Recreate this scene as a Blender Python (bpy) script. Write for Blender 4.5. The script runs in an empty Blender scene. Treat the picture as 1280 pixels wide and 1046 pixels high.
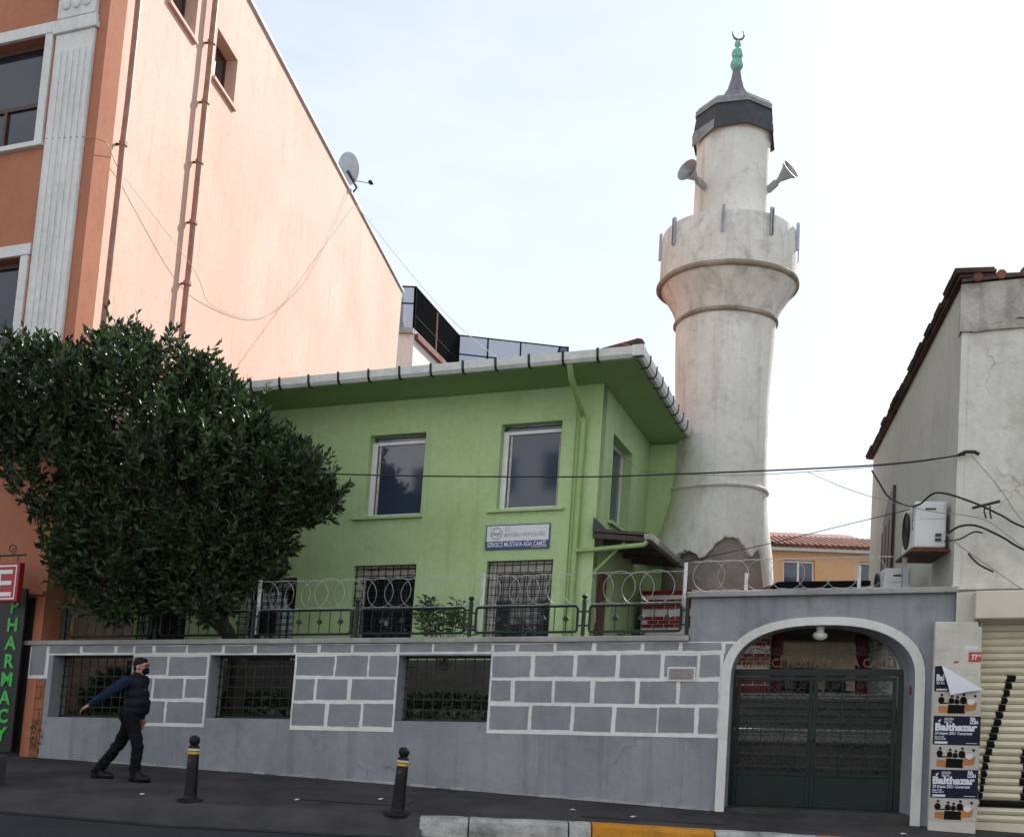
import bpy, bmesh, math, random
from mathutils import Vector, Matrix, noise

R = math.radians
SC = bpy.context.scene
COL = SC.collection
random.seed(11)

# ------------------------------------------------------------------ camera
PITCH, ROLL = 0.09, 0.04
cam_d = bpy.data.cameras.new('camera')
cam = bpy.data.objects.new('camera', cam_d)
COL.objects.link(cam)
cam_d.sensor_fit = 'HORIZONTAL'
cam_d.sensor_width = 36.0
cam_d.lens = 36.0 * 1330 / 1280
cam_d.shift_y = 0.1789
cam_d.clip_end = 2000
_fw = Vector((0, math.cos(PITCH), math.sin(PITCH)))
_u0 = Vector((0, -math.sin(PITCH), math.cos(PITCH)))
_r0 = Vector((1, 0, 0))
_up = _u0 * math.cos(ROLL) - _r0 * math.sin(ROLL)
_rt = _r0 * math.cos(ROLL) + _u0 * math.sin(ROLL)
cam.matrix_world = Matrix(((_rt.x, _up.x, -_fw.x, 0), (_rt.y, _up.y, -_fw.y, 0),
                           (_rt.z, _up.z, -_fw.z, 1.6), (0, 0, 0, 1)))
SC.camera = cam

# ------------------------------------------------------------------ sky and sun
SUN_EL = R(36)
SUN_AZ = math.atan2(0.60, 0.80)          # clockwise from +Y towards +X: behind the houses, to the right
world = bpy.data.worlds.new('World')
SC.world = world
world.use_nodes = True
wn, wl = world.node_tree.nodes, world.node_tree.links
wn.clear()
w_out = wn.new('ShaderNodeOutputWorld')
w_bg = wn.new('ShaderNodeBackground')
w_sky = wn.new('ShaderNodeTexSky')
w_sky.sky_type = 'NISHITA'
w_sky.sun_disc = False
w_sky.sun_elevation = SUN_EL
w_sky.sun_rotation = SUN_AZ
w_sky.air_density = 1.0
w_sky.dust_density = 0.7
w_sky.ozone_density = 1.0
# thin veil of cloud over the whole dome
w_tc = wn.new('ShaderNodeTexCoord')
w_map = wn.new('ShaderNodeMapping')
w_map.inputs['Scale'].default_value = (1.0, 1.0, 2.6)
w_no = wn.new('ShaderNodeTexNoise')
w_no.inputs['Scale'].default_value = 2.3
w_no.inputs['Detail'].default_value = 7
w_no.inputs['Roughness'].default_value = 0.55
w_rmp = wn.new('ShaderNodeMapRange')
w_rmp.inputs['From Min'].default_value = 0.36
w_rmp.inputs['From Max'].default_value = 0.72
w_rmp.inputs['To Min'].default_value = 0.50
w_rmp.inputs['To Max'].default_value = 1.0
w_mix = wn.new('ShaderNodeMix')
w_mix.data_type = 'RGBA'
wl.new(w_tc.outputs['Generated'], w_map.inputs['Vector'])
wl.new(w_map.outputs['Vector'], w_no.inputs['Vector'])
wl.new(w_no.outputs['Fac'], w_rmp.inputs['Value'])
wl.new(w_rmp.outputs['Result'], w_mix.inputs['Factor'])
wl.new(w_sky.outputs['Color'], w_mix.inputs[6])
w_mix.inputs[7].default_value = (5.5, 5.85, 6.3, 1)
wl.new(w_mix.outputs[2], w_bg.inputs['Color'])
w_bg.inputs['Strength'].default_value = 0.10
wl.new(w_bg.outputs['Background'], w_out.inputs['Surface'])

sun_d = bpy.data.lights.new('sun', 'SUN')
sun_d.energy = 4.5
sun_d.angle = R(0.6)
sun_d.color = (1.0, 0.965, 0.91)
sun = bpy.data.objects.new('sun', sun_d)
COL.objects.link(sun)
_sd = Vector((math.sin(SUN_AZ) * math.cos(SUN_EL), math.cos(SUN_AZ) * math.cos(SUN_EL), math.sin(SUN_EL)))
sun.rotation_euler = _sd.to_track_quat('Z', 'Y').to_euler()
sun.location = _sd * 60

SC.view_settings.view_transform = 'Standard'
SC.view_settings.look = 'None'
SC.view_settings.exposure = 0.85
SC.view_settings.gamma = 1.0
SC.view_settings.use_curve_mapping = False

# ------------------------------------------------------------------ materials
MATS = {}

def nodes_of(m):
    m.use_nodes = True
    nt = m.node_tree
    return nt, nt.nodes, nt.links, nt.nodes['Principled BSDF']

def simple(name, col, rough=0.6, metal=0.0, spec=0.5, coat=0.0, var=0.0, vscale=6.0, bump=0.0, bscale=60.0):
    m = bpy.data.materials.new(name)
    nt, n, l, b = nodes_of(m)
    c = (*col, 1)
    b.inputs['Base Color'].default_value = c
    b.inputs['Roughness'].default_value = rough
    b.inputs['Metallic'].default_value = metal
    b.inputs['Specular IOR Level'].default_value = spec
    b.inputs['Coat Weight'].default_value = coat
    geo = n.new('ShaderNodeNewGeometry')
    if var:
        no = n.new('ShaderNodeTexNoise')
        no.inputs['Scale'].default_value = vscale
        no.inputs['Detail'].default_value = 6
        l.new(geo.outputs['Position'], no.inputs['Vector'])
        hs = n.new('ShaderNodeHueSaturation')
        hs.inputs['Color'].default_value = c
        mr = n.new('ShaderNodeMapRange')
        mr.inputs['From Min'].default_value = 0.3
        mr.inputs['From Max'].default_value = 0.7
        mr.inputs['To Min'].default_value = 1 - var
        mr.inputs['To Max'].default_value = 1 + var
        l.new(no.outputs['Fac'], mr.inputs['Value'])
        l.new(mr.outputs['Result'], hs.inputs['Value'])
        l.new(hs.outputs['Color'], b.inputs['Base Color'])
    if bump:
        nb = n.new('ShaderNodeTexNoise')
        nb.inputs['Scale'].default_value = bscale
        nb.inputs['Detail'].default_value = 4
        l.new(geo.outputs['Position'], nb.inputs['Vector'])
        bp = n.new('ShaderNodeBump')
        bp.inputs['Strength'].default_value = bump
        bp.inputs['Distance'].default_value = 0.02
        l.new(nb.outputs['Fac'], bp.inputs['Height'])
        l.new(bp.outputs['Normal'], b.inputs['Normal'])
    MATS[name] = m
    return m

def plaster(name, c1, c2, stain=(0.08, 0.07, 0.06), stain_amt=0.35, streak=0.3, speck=0.0, scale=0.7,
            rough=0.85, bump=0.25, bscale=22.0, smin=0.56, smax=0.78, crack=0.0, cscale=0.9):
    """painted render: two tones in big soft patches, blotchy stains, rain streaks, small chips, fine relief"""
    m = bpy.data.materials.new(name)
    nt, n, l, b = nodes_of(m)
    b.inputs['Roughness'].default_value = rough
    b.inputs['Specular IOR Level'].default_value = 0.25
    geo = n.new('ShaderNodeNewGeometry')
    def noise(sc, detail=6, rgh=0.55, vec=None, dist=0.0):
        x = n.new('ShaderNodeTexNoise')
        x.inputs['Scale'].default_value = sc
        x.inputs['Detail'].default_value = detail
        x.inputs['Roughness'].default_value = rgh
        x.inputs['Distortion'].default_value = dist
        l.new(vec if vec is not None else geo.outputs['Position'], x.inputs['Vector'])
        return x.outputs['Fac']
    def rng(s, a, c, lo, hi):
        x = n.new('ShaderNodeMapRange')
        x.inputs['From Min'].default_value = a
        x.inputs['From Max'].default_value = c
        x.inputs['To Min'].default_value = lo
        x.inputs['To Max'].default_value = hi
        l.new(s, x.inputs['Value'])
        return x.outputs['Result']
    def mix(fac, a, c):
        x = n.new('ShaderNodeMix')
        x.data_type = 'RGBA'
        l.new(fac, x.inputs['Factor'])
        for sock, v in ((x.inputs[6], a), (x.inputs[7], c)):
            if isinstance(v, tuple):
                sock.default_value = (*v, 1)
            else:
                l.new(v, sock)
        return x.outputs[2]
    col = mix(rng(noise(scale, 5), 0.35, 0.65, 0, 1), c1, c2)
    fine = noise(9.0, 8, 0.7)
    hs = n.new('ShaderNodeHueSaturation')
    l.new(col, hs.inputs['Color'])
    l.new(rng(fine, 0.3, 0.7, 0.92, 1.08), hs.inputs['Value'])
    col = hs.outputs['Color']
    if stain_amt:
        col = mix(rng(noise(1.7, 9, 0.68, dist=0.4), smin, smax, 0, stain_amt), col, stain)
    if streak:
        mp = n.new('ShaderNodeMapping')
        mp.inputs['Scale'].default_value = (5.0, 5.0, 0.28)
        l.new(geo.outputs['Position'], mp.inputs['Vector'])
        col = mix(rng(noise(1.0, 7, 0.62, vec=mp.outputs['Vector']), 0.52, 0.8, 0, streak), col, stain)
    if speck:
        col = mix(rng(noise(17.0, 6, 0.75), 0.655, 0.74, 0, speck * .6), col, tuple(x * 0.35 for x in c1))
    if crack:       # hairline cracks, only here and there
        wob = n.new('ShaderNodeTexNoise')
        wob.inputs['Scale'].default_value = 2.5
        wob.inputs['Detail'].default_value = 6
        l.new(geo.outputs['Position'], wob.inputs['Vector'])
        vm = n.new('ShaderNodeVectorMath')
        vm.operation = 'MULTIPLY_ADD'
        vm.inputs[1].default_value = (0.5, 0.5, 0.5)
        l.new(wob.outputs['Color'], vm.inputs[0])
        l.new(geo.outputs['Position'], vm.inputs[2])
        vo = n.new('ShaderNodeTexVoronoi')
        vo.feature = 'DISTANCE_TO_EDGE'
        vo.inputs['Scale'].default_value = cscale
        l.new(vm.outputs['Vector'], vo.inputs['Vector'])
        thin = rng(vo.outputs['Distance'], 0.002, 0.010, 1, 0)
        some = rng(noise(0.9, 3), 0.50, 0.58, 0, crack)
        mu = n.new('ShaderNodeMath')
        mu.operation = 'MULTIPLY'
        l.new(thin, mu.inputs[0])
        l.new(some, mu.inputs[1])
        col = mix(mu.outputs[0], col, tuple(x * 0.35 for x in c1))
    l.new(col, b.inputs['Base Color'])
    bp = n.new('ShaderNodeBump')
    bp.inputs['Strength'].default_value = bump
    bp.inputs['Distance'].default_value = 0.03
    ad = n.new('ShaderNodeMath')
    ad.operation = 'ADD'
    l.new(noise(bscale, 5, 0.6), ad.inputs[0])
    l.new(noise(2.2, 3), ad.inputs[1])
    l.new(ad.outputs[0], bp.inputs['Height'])
    l.new(bp.outputs['Normal'], b.inputs['Normal'])
    MATS[name] = m
    return m

M = MATS
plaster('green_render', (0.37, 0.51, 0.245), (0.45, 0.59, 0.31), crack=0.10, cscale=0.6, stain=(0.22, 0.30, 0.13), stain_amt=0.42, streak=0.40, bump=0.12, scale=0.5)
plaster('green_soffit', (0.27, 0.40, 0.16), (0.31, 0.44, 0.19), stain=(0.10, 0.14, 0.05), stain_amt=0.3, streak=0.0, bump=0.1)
plaster('pink_render', (0.555, 0.375, 0.295), (0.63, 0.435, 0.35), stain=(0.41, 0.265, 0.205), stain_amt=0.5, streak=0.55, bump=0.18, scale=0.35)
plaster('orange_render', (0.38, 0.15, 0.088), (0.43, 0.175, 0.105), stain=(0.25, 0.10, 0.06), stain_amt=0.35, streak=0.25, bump=0.15)
plaster('orange_brick', (0.27, 0.105, 0.06), (0.34, 0.135, 0.078), stain=(0.12, 0.07, 0.05), stain_amt=0.5, streak=0.3, bump=0.4, bscale=30)
plaster('white_trim', (0.60, 0.60, 0.58), (0.68, 0.68, 0.66), stain=(0.30, 0.28, 0.25), stain_amt=0.45, streak=0.35, speck=0.6, bump=0.15)
plaster('grey_render', (0.195, 0.208, 0.235), (0.275, 0.29, 0.315), crack=0.3, cscale=0.8, stain=(0.105, 0.10, 0.10), stain_amt=0.6, streak=0.6, speck=0.0, bump=0.22, scale=0.8)
plaster('grey_block', (0.215, 0.228, 0.25), (0.275, 0.29, 0.31), stain=(0.12, 0.12, 0.12), stain_amt=0.3, streak=0.25, bump=0.35, bscale=45, scale=1.6)
plaster('white_paint', (0.66, 0.66, 0.65), (0.74, 0.74, 0.73), stain=(0.35, 0.34, 0.32), stain_amt=0.35, streak=0.2, bump=0.25, bscale=40)
plaster('minaret_stucco', (0.66, 0.635, 0.575), (0.75, 0.73, 0.67), crack=0.16, cscale=0.7, stain=(0.27, 0.23, 0.17), stain_amt=0.6, streak=0.55, speck=0.9, bump=0.35, bscale=18, scale=0.9, smin=0.54)
plaster('minaret_worn', (0.64, 0.61, 0.545), (0.74, 0.715, 0.65), crack=0.35, cscale=1.1, stain=(0.20, 0.16, 0.11), stain_amt=0.8, streak=0.6, speck=1.5, bump=0.5, bscale=18, scale=1.2, smin=0.50, smax=0.74)
plaster('minaret_band', (0.24, 0.20, 0.15), (0.40, 0.35, 0.28), stain=(0.12, 0.10, 0.07), stain_amt=0.7, streak=0.4, speck=0.6, bump=0.5, scale=2.0)
plaster('bare_stone', (0.26, 0.235, 0.20), (0.34, 0.31, 0.27), stain=(0.13, 0.11, 0.09), stain_amt=0.6, streak=0.2, speck=0.6, bump=0.9, bscale=14, scale=2.5)
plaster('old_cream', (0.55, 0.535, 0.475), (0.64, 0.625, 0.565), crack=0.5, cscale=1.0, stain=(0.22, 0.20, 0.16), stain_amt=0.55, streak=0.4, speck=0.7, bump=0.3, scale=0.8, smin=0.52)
plaster('shaded_cream', (0.44, 0.43, 0.38), (0.50, 0.49, 0.43), stain=(0.26, 0.24, 0.21), stain_amt=0.4, streak=0.3, bump=0.25, scale=0.7)  # darker copy of the old cream: the side wall's shade put into the colour
plaster('cracked_concrete', (0.34, 0.32, 0.28), (0.50, 0.48, 0.43), stain=(0.05, 0.045, 0.04), stain_amt=0.85, streak=0.5, speck=0.7, bump=0.7, scale=2.0, smin=0.48)
plaster('concrete', (0.27, 0.265, 0.26), (0.36, 0.355, 0.345), stain=(0.12, 0.11, 0.10), stain_amt=0.5, streak=0.3, speck=0.4, bump=0.4, scale=1.5)
plaster('pale_pillar', (0.50, 0.475, 0.42), (0.58, 0.555, 0.50), stain=(0.26, 0.24, 0.21), stain_amt=0.45, streak=0.3, speck=0.6, bump=0.2, scale=1.8)
plaster('cream_render', (0.55, 0.45, 0.32), (0.60, 0.50, 0.37), stain_amt=0.2, streak=0.2, bump=0.1)
plaster('far_orange', (0.60, 0.36, 0.19), (0.66, 0.41, 0.23), stain=(0.4, 0.25, 0.15), stain_amt=0.3, streak=0.2, bump=0.1)
plaster('bounce_white', (0.76, 0.76, 0.76), (0.82, 0.82, 0.82), stain_amt=0.15, streak=0.15, bump=0.1)  # near-white so the added houses opposite bounce more light
plaster('far_white', (0.68, 0.64, 0.60), (0.74, 0.71, 0.67), stain=(0.4, 0.3, 0.25), stain_amt=0.4, streak=0.3, bump=0.1)
plaster('asphalt', (0.026, 0.026, 0.028), (0.040, 0.039, 0.041), stain=(0.014, 0.014, 0.015), stain_amt=0.6, streak=0.0, speck=0.5, bump=0.8, bscale=90, scale=0.9)
plaster('pavement_asphalt', (0.034, 0.030, 0.032), (0.070, 0.063, 0.064), stain=(0.016, 0.015, 0.015), stain_amt=0.9, streak=0.0, speck=0.3, bump=0.7, bscale=70, scale=1.2)
plaster('apron_concrete', (0.042, 0.040, 0.040), (0.070, 0.066, 0.065), stain=(0.020, 0.019, 0.019), stain_amt=0.7, streak=0.0, speck=0.5, bump=0.8, bscale=50, scale=1.5)
plaster('kerb_white', (0.40, 0.395, 0.39), (0.54, 0.535, 0.525), stain=(0.07, 0.068, 0.066), stain_amt=0.9, streak=0.0, speck=0.9, bump=0.9, bscale=45, scale=3.0, smin=0.45, smax=0.7)
plaster('kerb_yellow', (0.50, 0.20, 0.015), (0.60, 0.26, 0.03), stain=(0.10, 0.07, 0.04), stain_amt=0.7, streak=0.0, speck=0.8, bump=0.8, bscale=45, scale=3.0, smin=0.5)
plaster('soil', (0.026, 0.022, 0.015), (0.04, 0.034, 0.024), stain_amt=0.4, streak=0.0, bump=0.9, bscale=12)
plaster('stair_stone', (0.075, 0.07, 0.062), (0.11, 0.10, 0.09), stain=(0.03, 0.03, 0.025), stain_amt=0.6, streak=0.0, speck=0.5, bump=0.5, scale=2)
plaster('stair_stone_pale', (0.20, 0.195, 0.185), (0.28, 0.27, 0.26), stain=(0.08, 0.08, 0.07), stain_amt=0.6, streak=0.0, bump=0.4, scale=2)
plaster('red_paint', (0.16, 0.018, 0.022), (0.21, 0.026, 0.03), stain=(0.06, 0.02, 0.02), stain_amt=0.4, streak=0.3, bump=0.2)
plaster('red_brick', (0.20, 0.028, 0.024), (0.27, 0.042, 0.035), stain=(0.08, 0.02, 0.02), stain_amt=0.4, streak=0.1, bump=0.4, scale=4)
plaster('roof_tile', (0.17, 0.065, 0.045), (0.27, 0.10, 0.065), stain=(0.04, 0.03, 0.028), stain_amt=0.8, streak=0.0, speck=0.4, bump=0.6, scale=3, smin=0.45)
plaster('roof_tile_dark', (0.06, 0.035, 0.03), (0.11, 0.055, 0.045), stain=(0.02, 0.02, 0.018), stain_amt=0.8, streak=0.0, bump=0.6, scale=3, smin=0.45)
simple('lead_sheet', (0.05, 0.05, 0.053), 0.55, 0.3, var=0.3, bump=0.2, bscale=12)
simple('lead_edge', (0.24, 0.235, 0.225), 0.55, 0.2, var=0.3, bump=0.2, bscale=14)
simple('spire_lead', (0.17, 0.165, 0.18), 0.5, 0.3, var=0.3, vscale=10, bump=0.3, bscale=16)
simple('verdigris', (0.19, 0.45, 0.35), 0.5, 0.2, var=0.25, vscale=14, bump=0.15)
simple('gilt_dark', (0.12, 0.16, 0.15), 0.4, 0.7)
simple('grey_horn', (0.33, 0.33, 0.32), 0.45, 0.3, var=0.1)
simple('horn_inside', (0.20, 0.19, 0.19), 0.5, 0.2)
simple('galvanised', (0.42, 0.43, 0.46), 0.45, 0.5, var=0.15)
simple('white_metal', (0.62, 0.63, 0.62), 0.4, 0.0, var=0.08)
simple('gutter_paint', (0.56, 0.58, 0.55), 0.45, 0.0, var=0.12, vscale=8)
simple('black_iron', (0.012, 0.012, 0.013), 0.5, 0.2, var=0.3)
simple('green_iron', (0.006, 0.017, 0.016), 0.45, 0.0, 0.35, var=0.3, vscale=9, bump=0.1)
simple('gate_green', (0.003, 0.013, 0.012), 0.42, 0.0, 0.3, var=0.35, vscale=5, bump=0.12, bscale=9)
simple('gate_bronze', (0.09, 0.06, 0.035), 0.45, 0.5, var=0.2)
simple('pvc_white', (0.70, 0.71, 0.72), 0.35, var=0.05)
simple('old_frame', (0.46, 0.44, 0.40), 0.6, var=0.25, vscale=12)
simple('brown_wood', (0.07, 0.035, 0.025), 0.5, var=0.3, vscale=12)
simple('door_red', (0.15, 0.038, 0.018), 0.4, var=0.2)
simple('wood_grey', (0.055, 0.04, 0.035), 0.7, var=0.4, vscale=16, bump=0.3)
simple('downpipe_green', (0.26, 0.40, 0.14), 0.4, var=0.1)
simple('pipe_brown', (0.33, 0.17, 0.12), 0.5, var=0.2)
simple('pipe_red', (0.11, 0.022, 0.02), 0.5, var=0.3)
simple('copper_pipe', (0.20, 0.065, 0.035), 0.5, 0.2, var=0.3)
simple('cable_black', (0.012, 0.012, 0.013), 0.6)
simple('cable_grey', (0.22, 0.22, 0.22), 0.6)
simple('cable_white', (0.50, 0.48, 0.45), 0.6)
simple('ac_white', (0.62, 0.63, 0.63), 0.4, var=0.06, vscale=4)
simple('ac_dark', (0.02, 0.02, 0.022), 0.5)
simple('rust', (0.10, 0.036, 0.018), 0.8, var=0.5, vscale=20, bump=0.3)
simple('shutter_cream', (0.60, 0.56, 0.43), 0.5, var=0.12, vscale=3)
simple('box_cream', (0.56, 0.53, 0.43), 0.5, var=0.08, vscale=2)
simple('spray_black', (0.008, 0.008, 0.009), 0.8, 0.0, 0.1)
simple('rubber_black', (0.008, 0.008, 0.010), 0.5, 0.0, 0.25, var=0.3, vscale=14, bump=0.1)
simple('reflect_yellow', (0.55, 0.33, 0.02), 0.35, var=0.15, vscale=20)
simple('reflect_white', (0.55, 0.54, 0.48), 0.35, var=0.15, vscale=20)
simple('sign_white', (0.62, 0.65, 0.67), 0.35, var=0.05)
simple('sign_blue', (0.018, 0.032, 0.16), 0.35)
simple('sign_ink', (0.07, 0.08, 0.10), 0.5)
simple('sign_letter', (0.72, 0.73, 0.75), 0.4)
simple('sign_red', (0.38, 0.018, 0.018), 0.35)
simple('pharm_green', (0.05, 0.42, 0.06), 0.4)
simple('panel_black', (0.008, 0.008, 0.009), 0.4)
simple('bin_grey', (0.05, 0.05, 0.055), 0.5, var=0.2)
simple('poster_navy', (0.008, 0.009, 0.032), 0.6, spec=0.2)
simple('poster_white', (0.60, 0.62, 0.68), 0.6, var=0.05)
simple('poster_wall', (0.42, 0.40, 0.37), 0.6, var=0.1)
simple('poster_orange', (0.40, 0.15, 0.03), 0.6, var=0.2)
simple('poster_black', (0.008, 0.008, 0.008), 0.8, 0.0, 0.1)
simple('poster_skin', (0.34, 0.17, 0.11), 0.6)
simple('paper_scrap', (0.46, 0.45, 0.42), 0.7, var=0.15)
simple('plaque_stone', (0.28, 0.235, 0.225), 0.6, var=0.25, vscale=40)
simple('lamp_glass', (0.66, 0.65, 0.58), 0.25)
simple('screen_black', (0.010, 0.010, 0.011), 0.9, 0.0, 0.05)
simple('bark', (0.05, 0.04, 0.03), 0.9, var=0.3, bump=0.6, bscale=20)
simple('skin', (0.42, 0.215, 0.15), 0.5, var=0.08)
simple('shirt_navy', (0.012, 0.021, 0.045), 0.9, 0.0, 0.1, var=0.2, bump=0.25, bscale=20)
simple('vest_black', (0.006, 0.007, 0.012), 0.7, 0.0, 0.2, var=0.3, bump=0.3, bscale=14)
simple('trouser_black', (0.007, 0.007, 0.009), 0.9, 0.0, 0.15, var=0.3, bump=1.0, bscale=9)
simple('shoe_black', (0.006, 0.006, 0.006), 0.5, 0.0, 0.25, var=0.2)
simple('hair_black', (0.006, 0.005, 0.005), 0.6, 0.0, 0.2, bump=0.5, bscale=150)
simple('mask_black', (0.006, 0.006, 0.007), 0.9, 0.0, 0.1)
simple('glass_frame', (0.02, 0.01, 0.01), 0.3)
simple('lens_glass', (0.10, 0.09, 0.09), 0.1)
simple('curtain_pink', (0.24, 0.10, 0.085), 0.8, var=0.15, vscale=8)
simple('interior_dark', (0.012, 0.013, 0.015), 0.8)
simple('grass_green', (0.035, 0.075, 0.02), 0.7, var=0.5, vscale=8)

def glass(name, col, rough=0.06, spec=0.6, var=0.0):
    m = simple(name, col, rough, 0.0, spec, var=var, vscale=1.3)
    b = m.node_tree.nodes['Principled BSDF']
    b.inputs['IOR'].default_value = 1.5
    return m
glass('pane_dark', (0.016, 0.019, 0.026), 0.04, 0.8, var=0.4)
glass('pane_film', (0.040, 0.058, 0.092), 0.06, 0.5, var=0.25)
glass('pane_blue', (0.035, 0.047, 0.08), 0.05, 0.8, var=0.3)

def leaf_mat(name, c1, c2, rough=0.38):
    m = bpy.data.materials.new(name)
    nt, n, l, b = nodes_of(m)
    geo = n.new('ShaderNodeNewGeometry')
    rmp = n.new('ShaderNodeValToRGB')
    rmp.color_ramp.elements[0].color = (*c1, 1)
    rmp.color_ramp.elements[1].color = (*c2, 1)
    l.new(geo.outputs['Random Per Island'], rmp.inputs['Fac'])
    l.new(rmp.outputs['Color'], b.inputs['Base Color'])
    b.inputs['Roughness'].default_value = rough
    b.inputs['Specular IOR Level'].default_value = 0.45
    tr = n.new('ShaderNodeBsdfTranslucent')
    l.new(rmp.outputs['Color'], tr.inputs['Color'])
    mx = n.new('ShaderNodeMixShader')
    mx.inputs['Fac'].default_value = 0.22
    l.new(b.outputs['BSDF'], mx.inputs[1])
    l.new(tr.outputs['BSDF'], mx.inputs[2])
    l.new(mx.outputs['Shader'], n['Material Output'].inputs['Surface'])
    MATS[name] = m
leaf_mat('leaf_dark', (0.008, 0.020, 0.010), (0.046, 0.084, 0.024), 0.40)
leaf_mat('leaf_shrub', (0.02, 0.05, 0.015), (0.06, 0.11, 0.03))

# ------------------------------------------------------------------ building helpers
class Frame:
    """a wall's own axes: u along it, v up, w out of it (towards the street); old walls run slightly out of true"""
    def __init__(s, O, U, V, N):
        s.O, s.U, s.V, s.N = Vector(O), Vector(U), Vector(V), Vector(N)
    def p(s, u, v, w=0.0):
        return s.O + s.U * u + s.V * v + s.N * w
TH = R(18)
_U = Vector((math.cos(TH), -math.sin(TH), 0.028))
_V = Vector((0.03 * math.cos(TH), -0.03 * math.sin(TH), 1.0))
_N = Vector((-math.sin(TH), -math.cos(TH), 0.0))
G = Frame((0, 0, 0), (1, 0, 0), (0, 0, 1), (0, -1, 0))
W = Frame((0.103, 14.40, 0.313), _U, _V, _N)                  # boundary wall, gate and shop fronts
H = Frame((0.062, 17.60, 1.628), _U, _V, _N)                  # front of the green house
HS = Frame(H.p(1.23, 0), -_N, _V, Vector((_U.x, _U.y, 0)))    # its right side (u = depth)

WO = {}     # world origin of every object (translations only)

def put(o, origin, parent=None):
    WO[o.name] = Vector(origin)
    if parent is not None:
        o.parent = parent
        o.location = Vector(origin) - WO[parent.name]
    else:
        o.location = origin
    return o

def tag(o, label=None, cat=None, group=None, kind=None):
    if label: o['label'] = label
    if cat: o['category'] = cat
    if group: o['group'] = group
    if kind: o['kind'] = kind
    return o

def thing(name, label, cat, loc, group=None, kind=None):
    o = bpy.data.objects.new(name, None)
    o.empty_display_size = 0.2
    COL.objects.link(o)
    put(o, loc)
    return tag(o, label, cat, group, kind)

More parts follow.
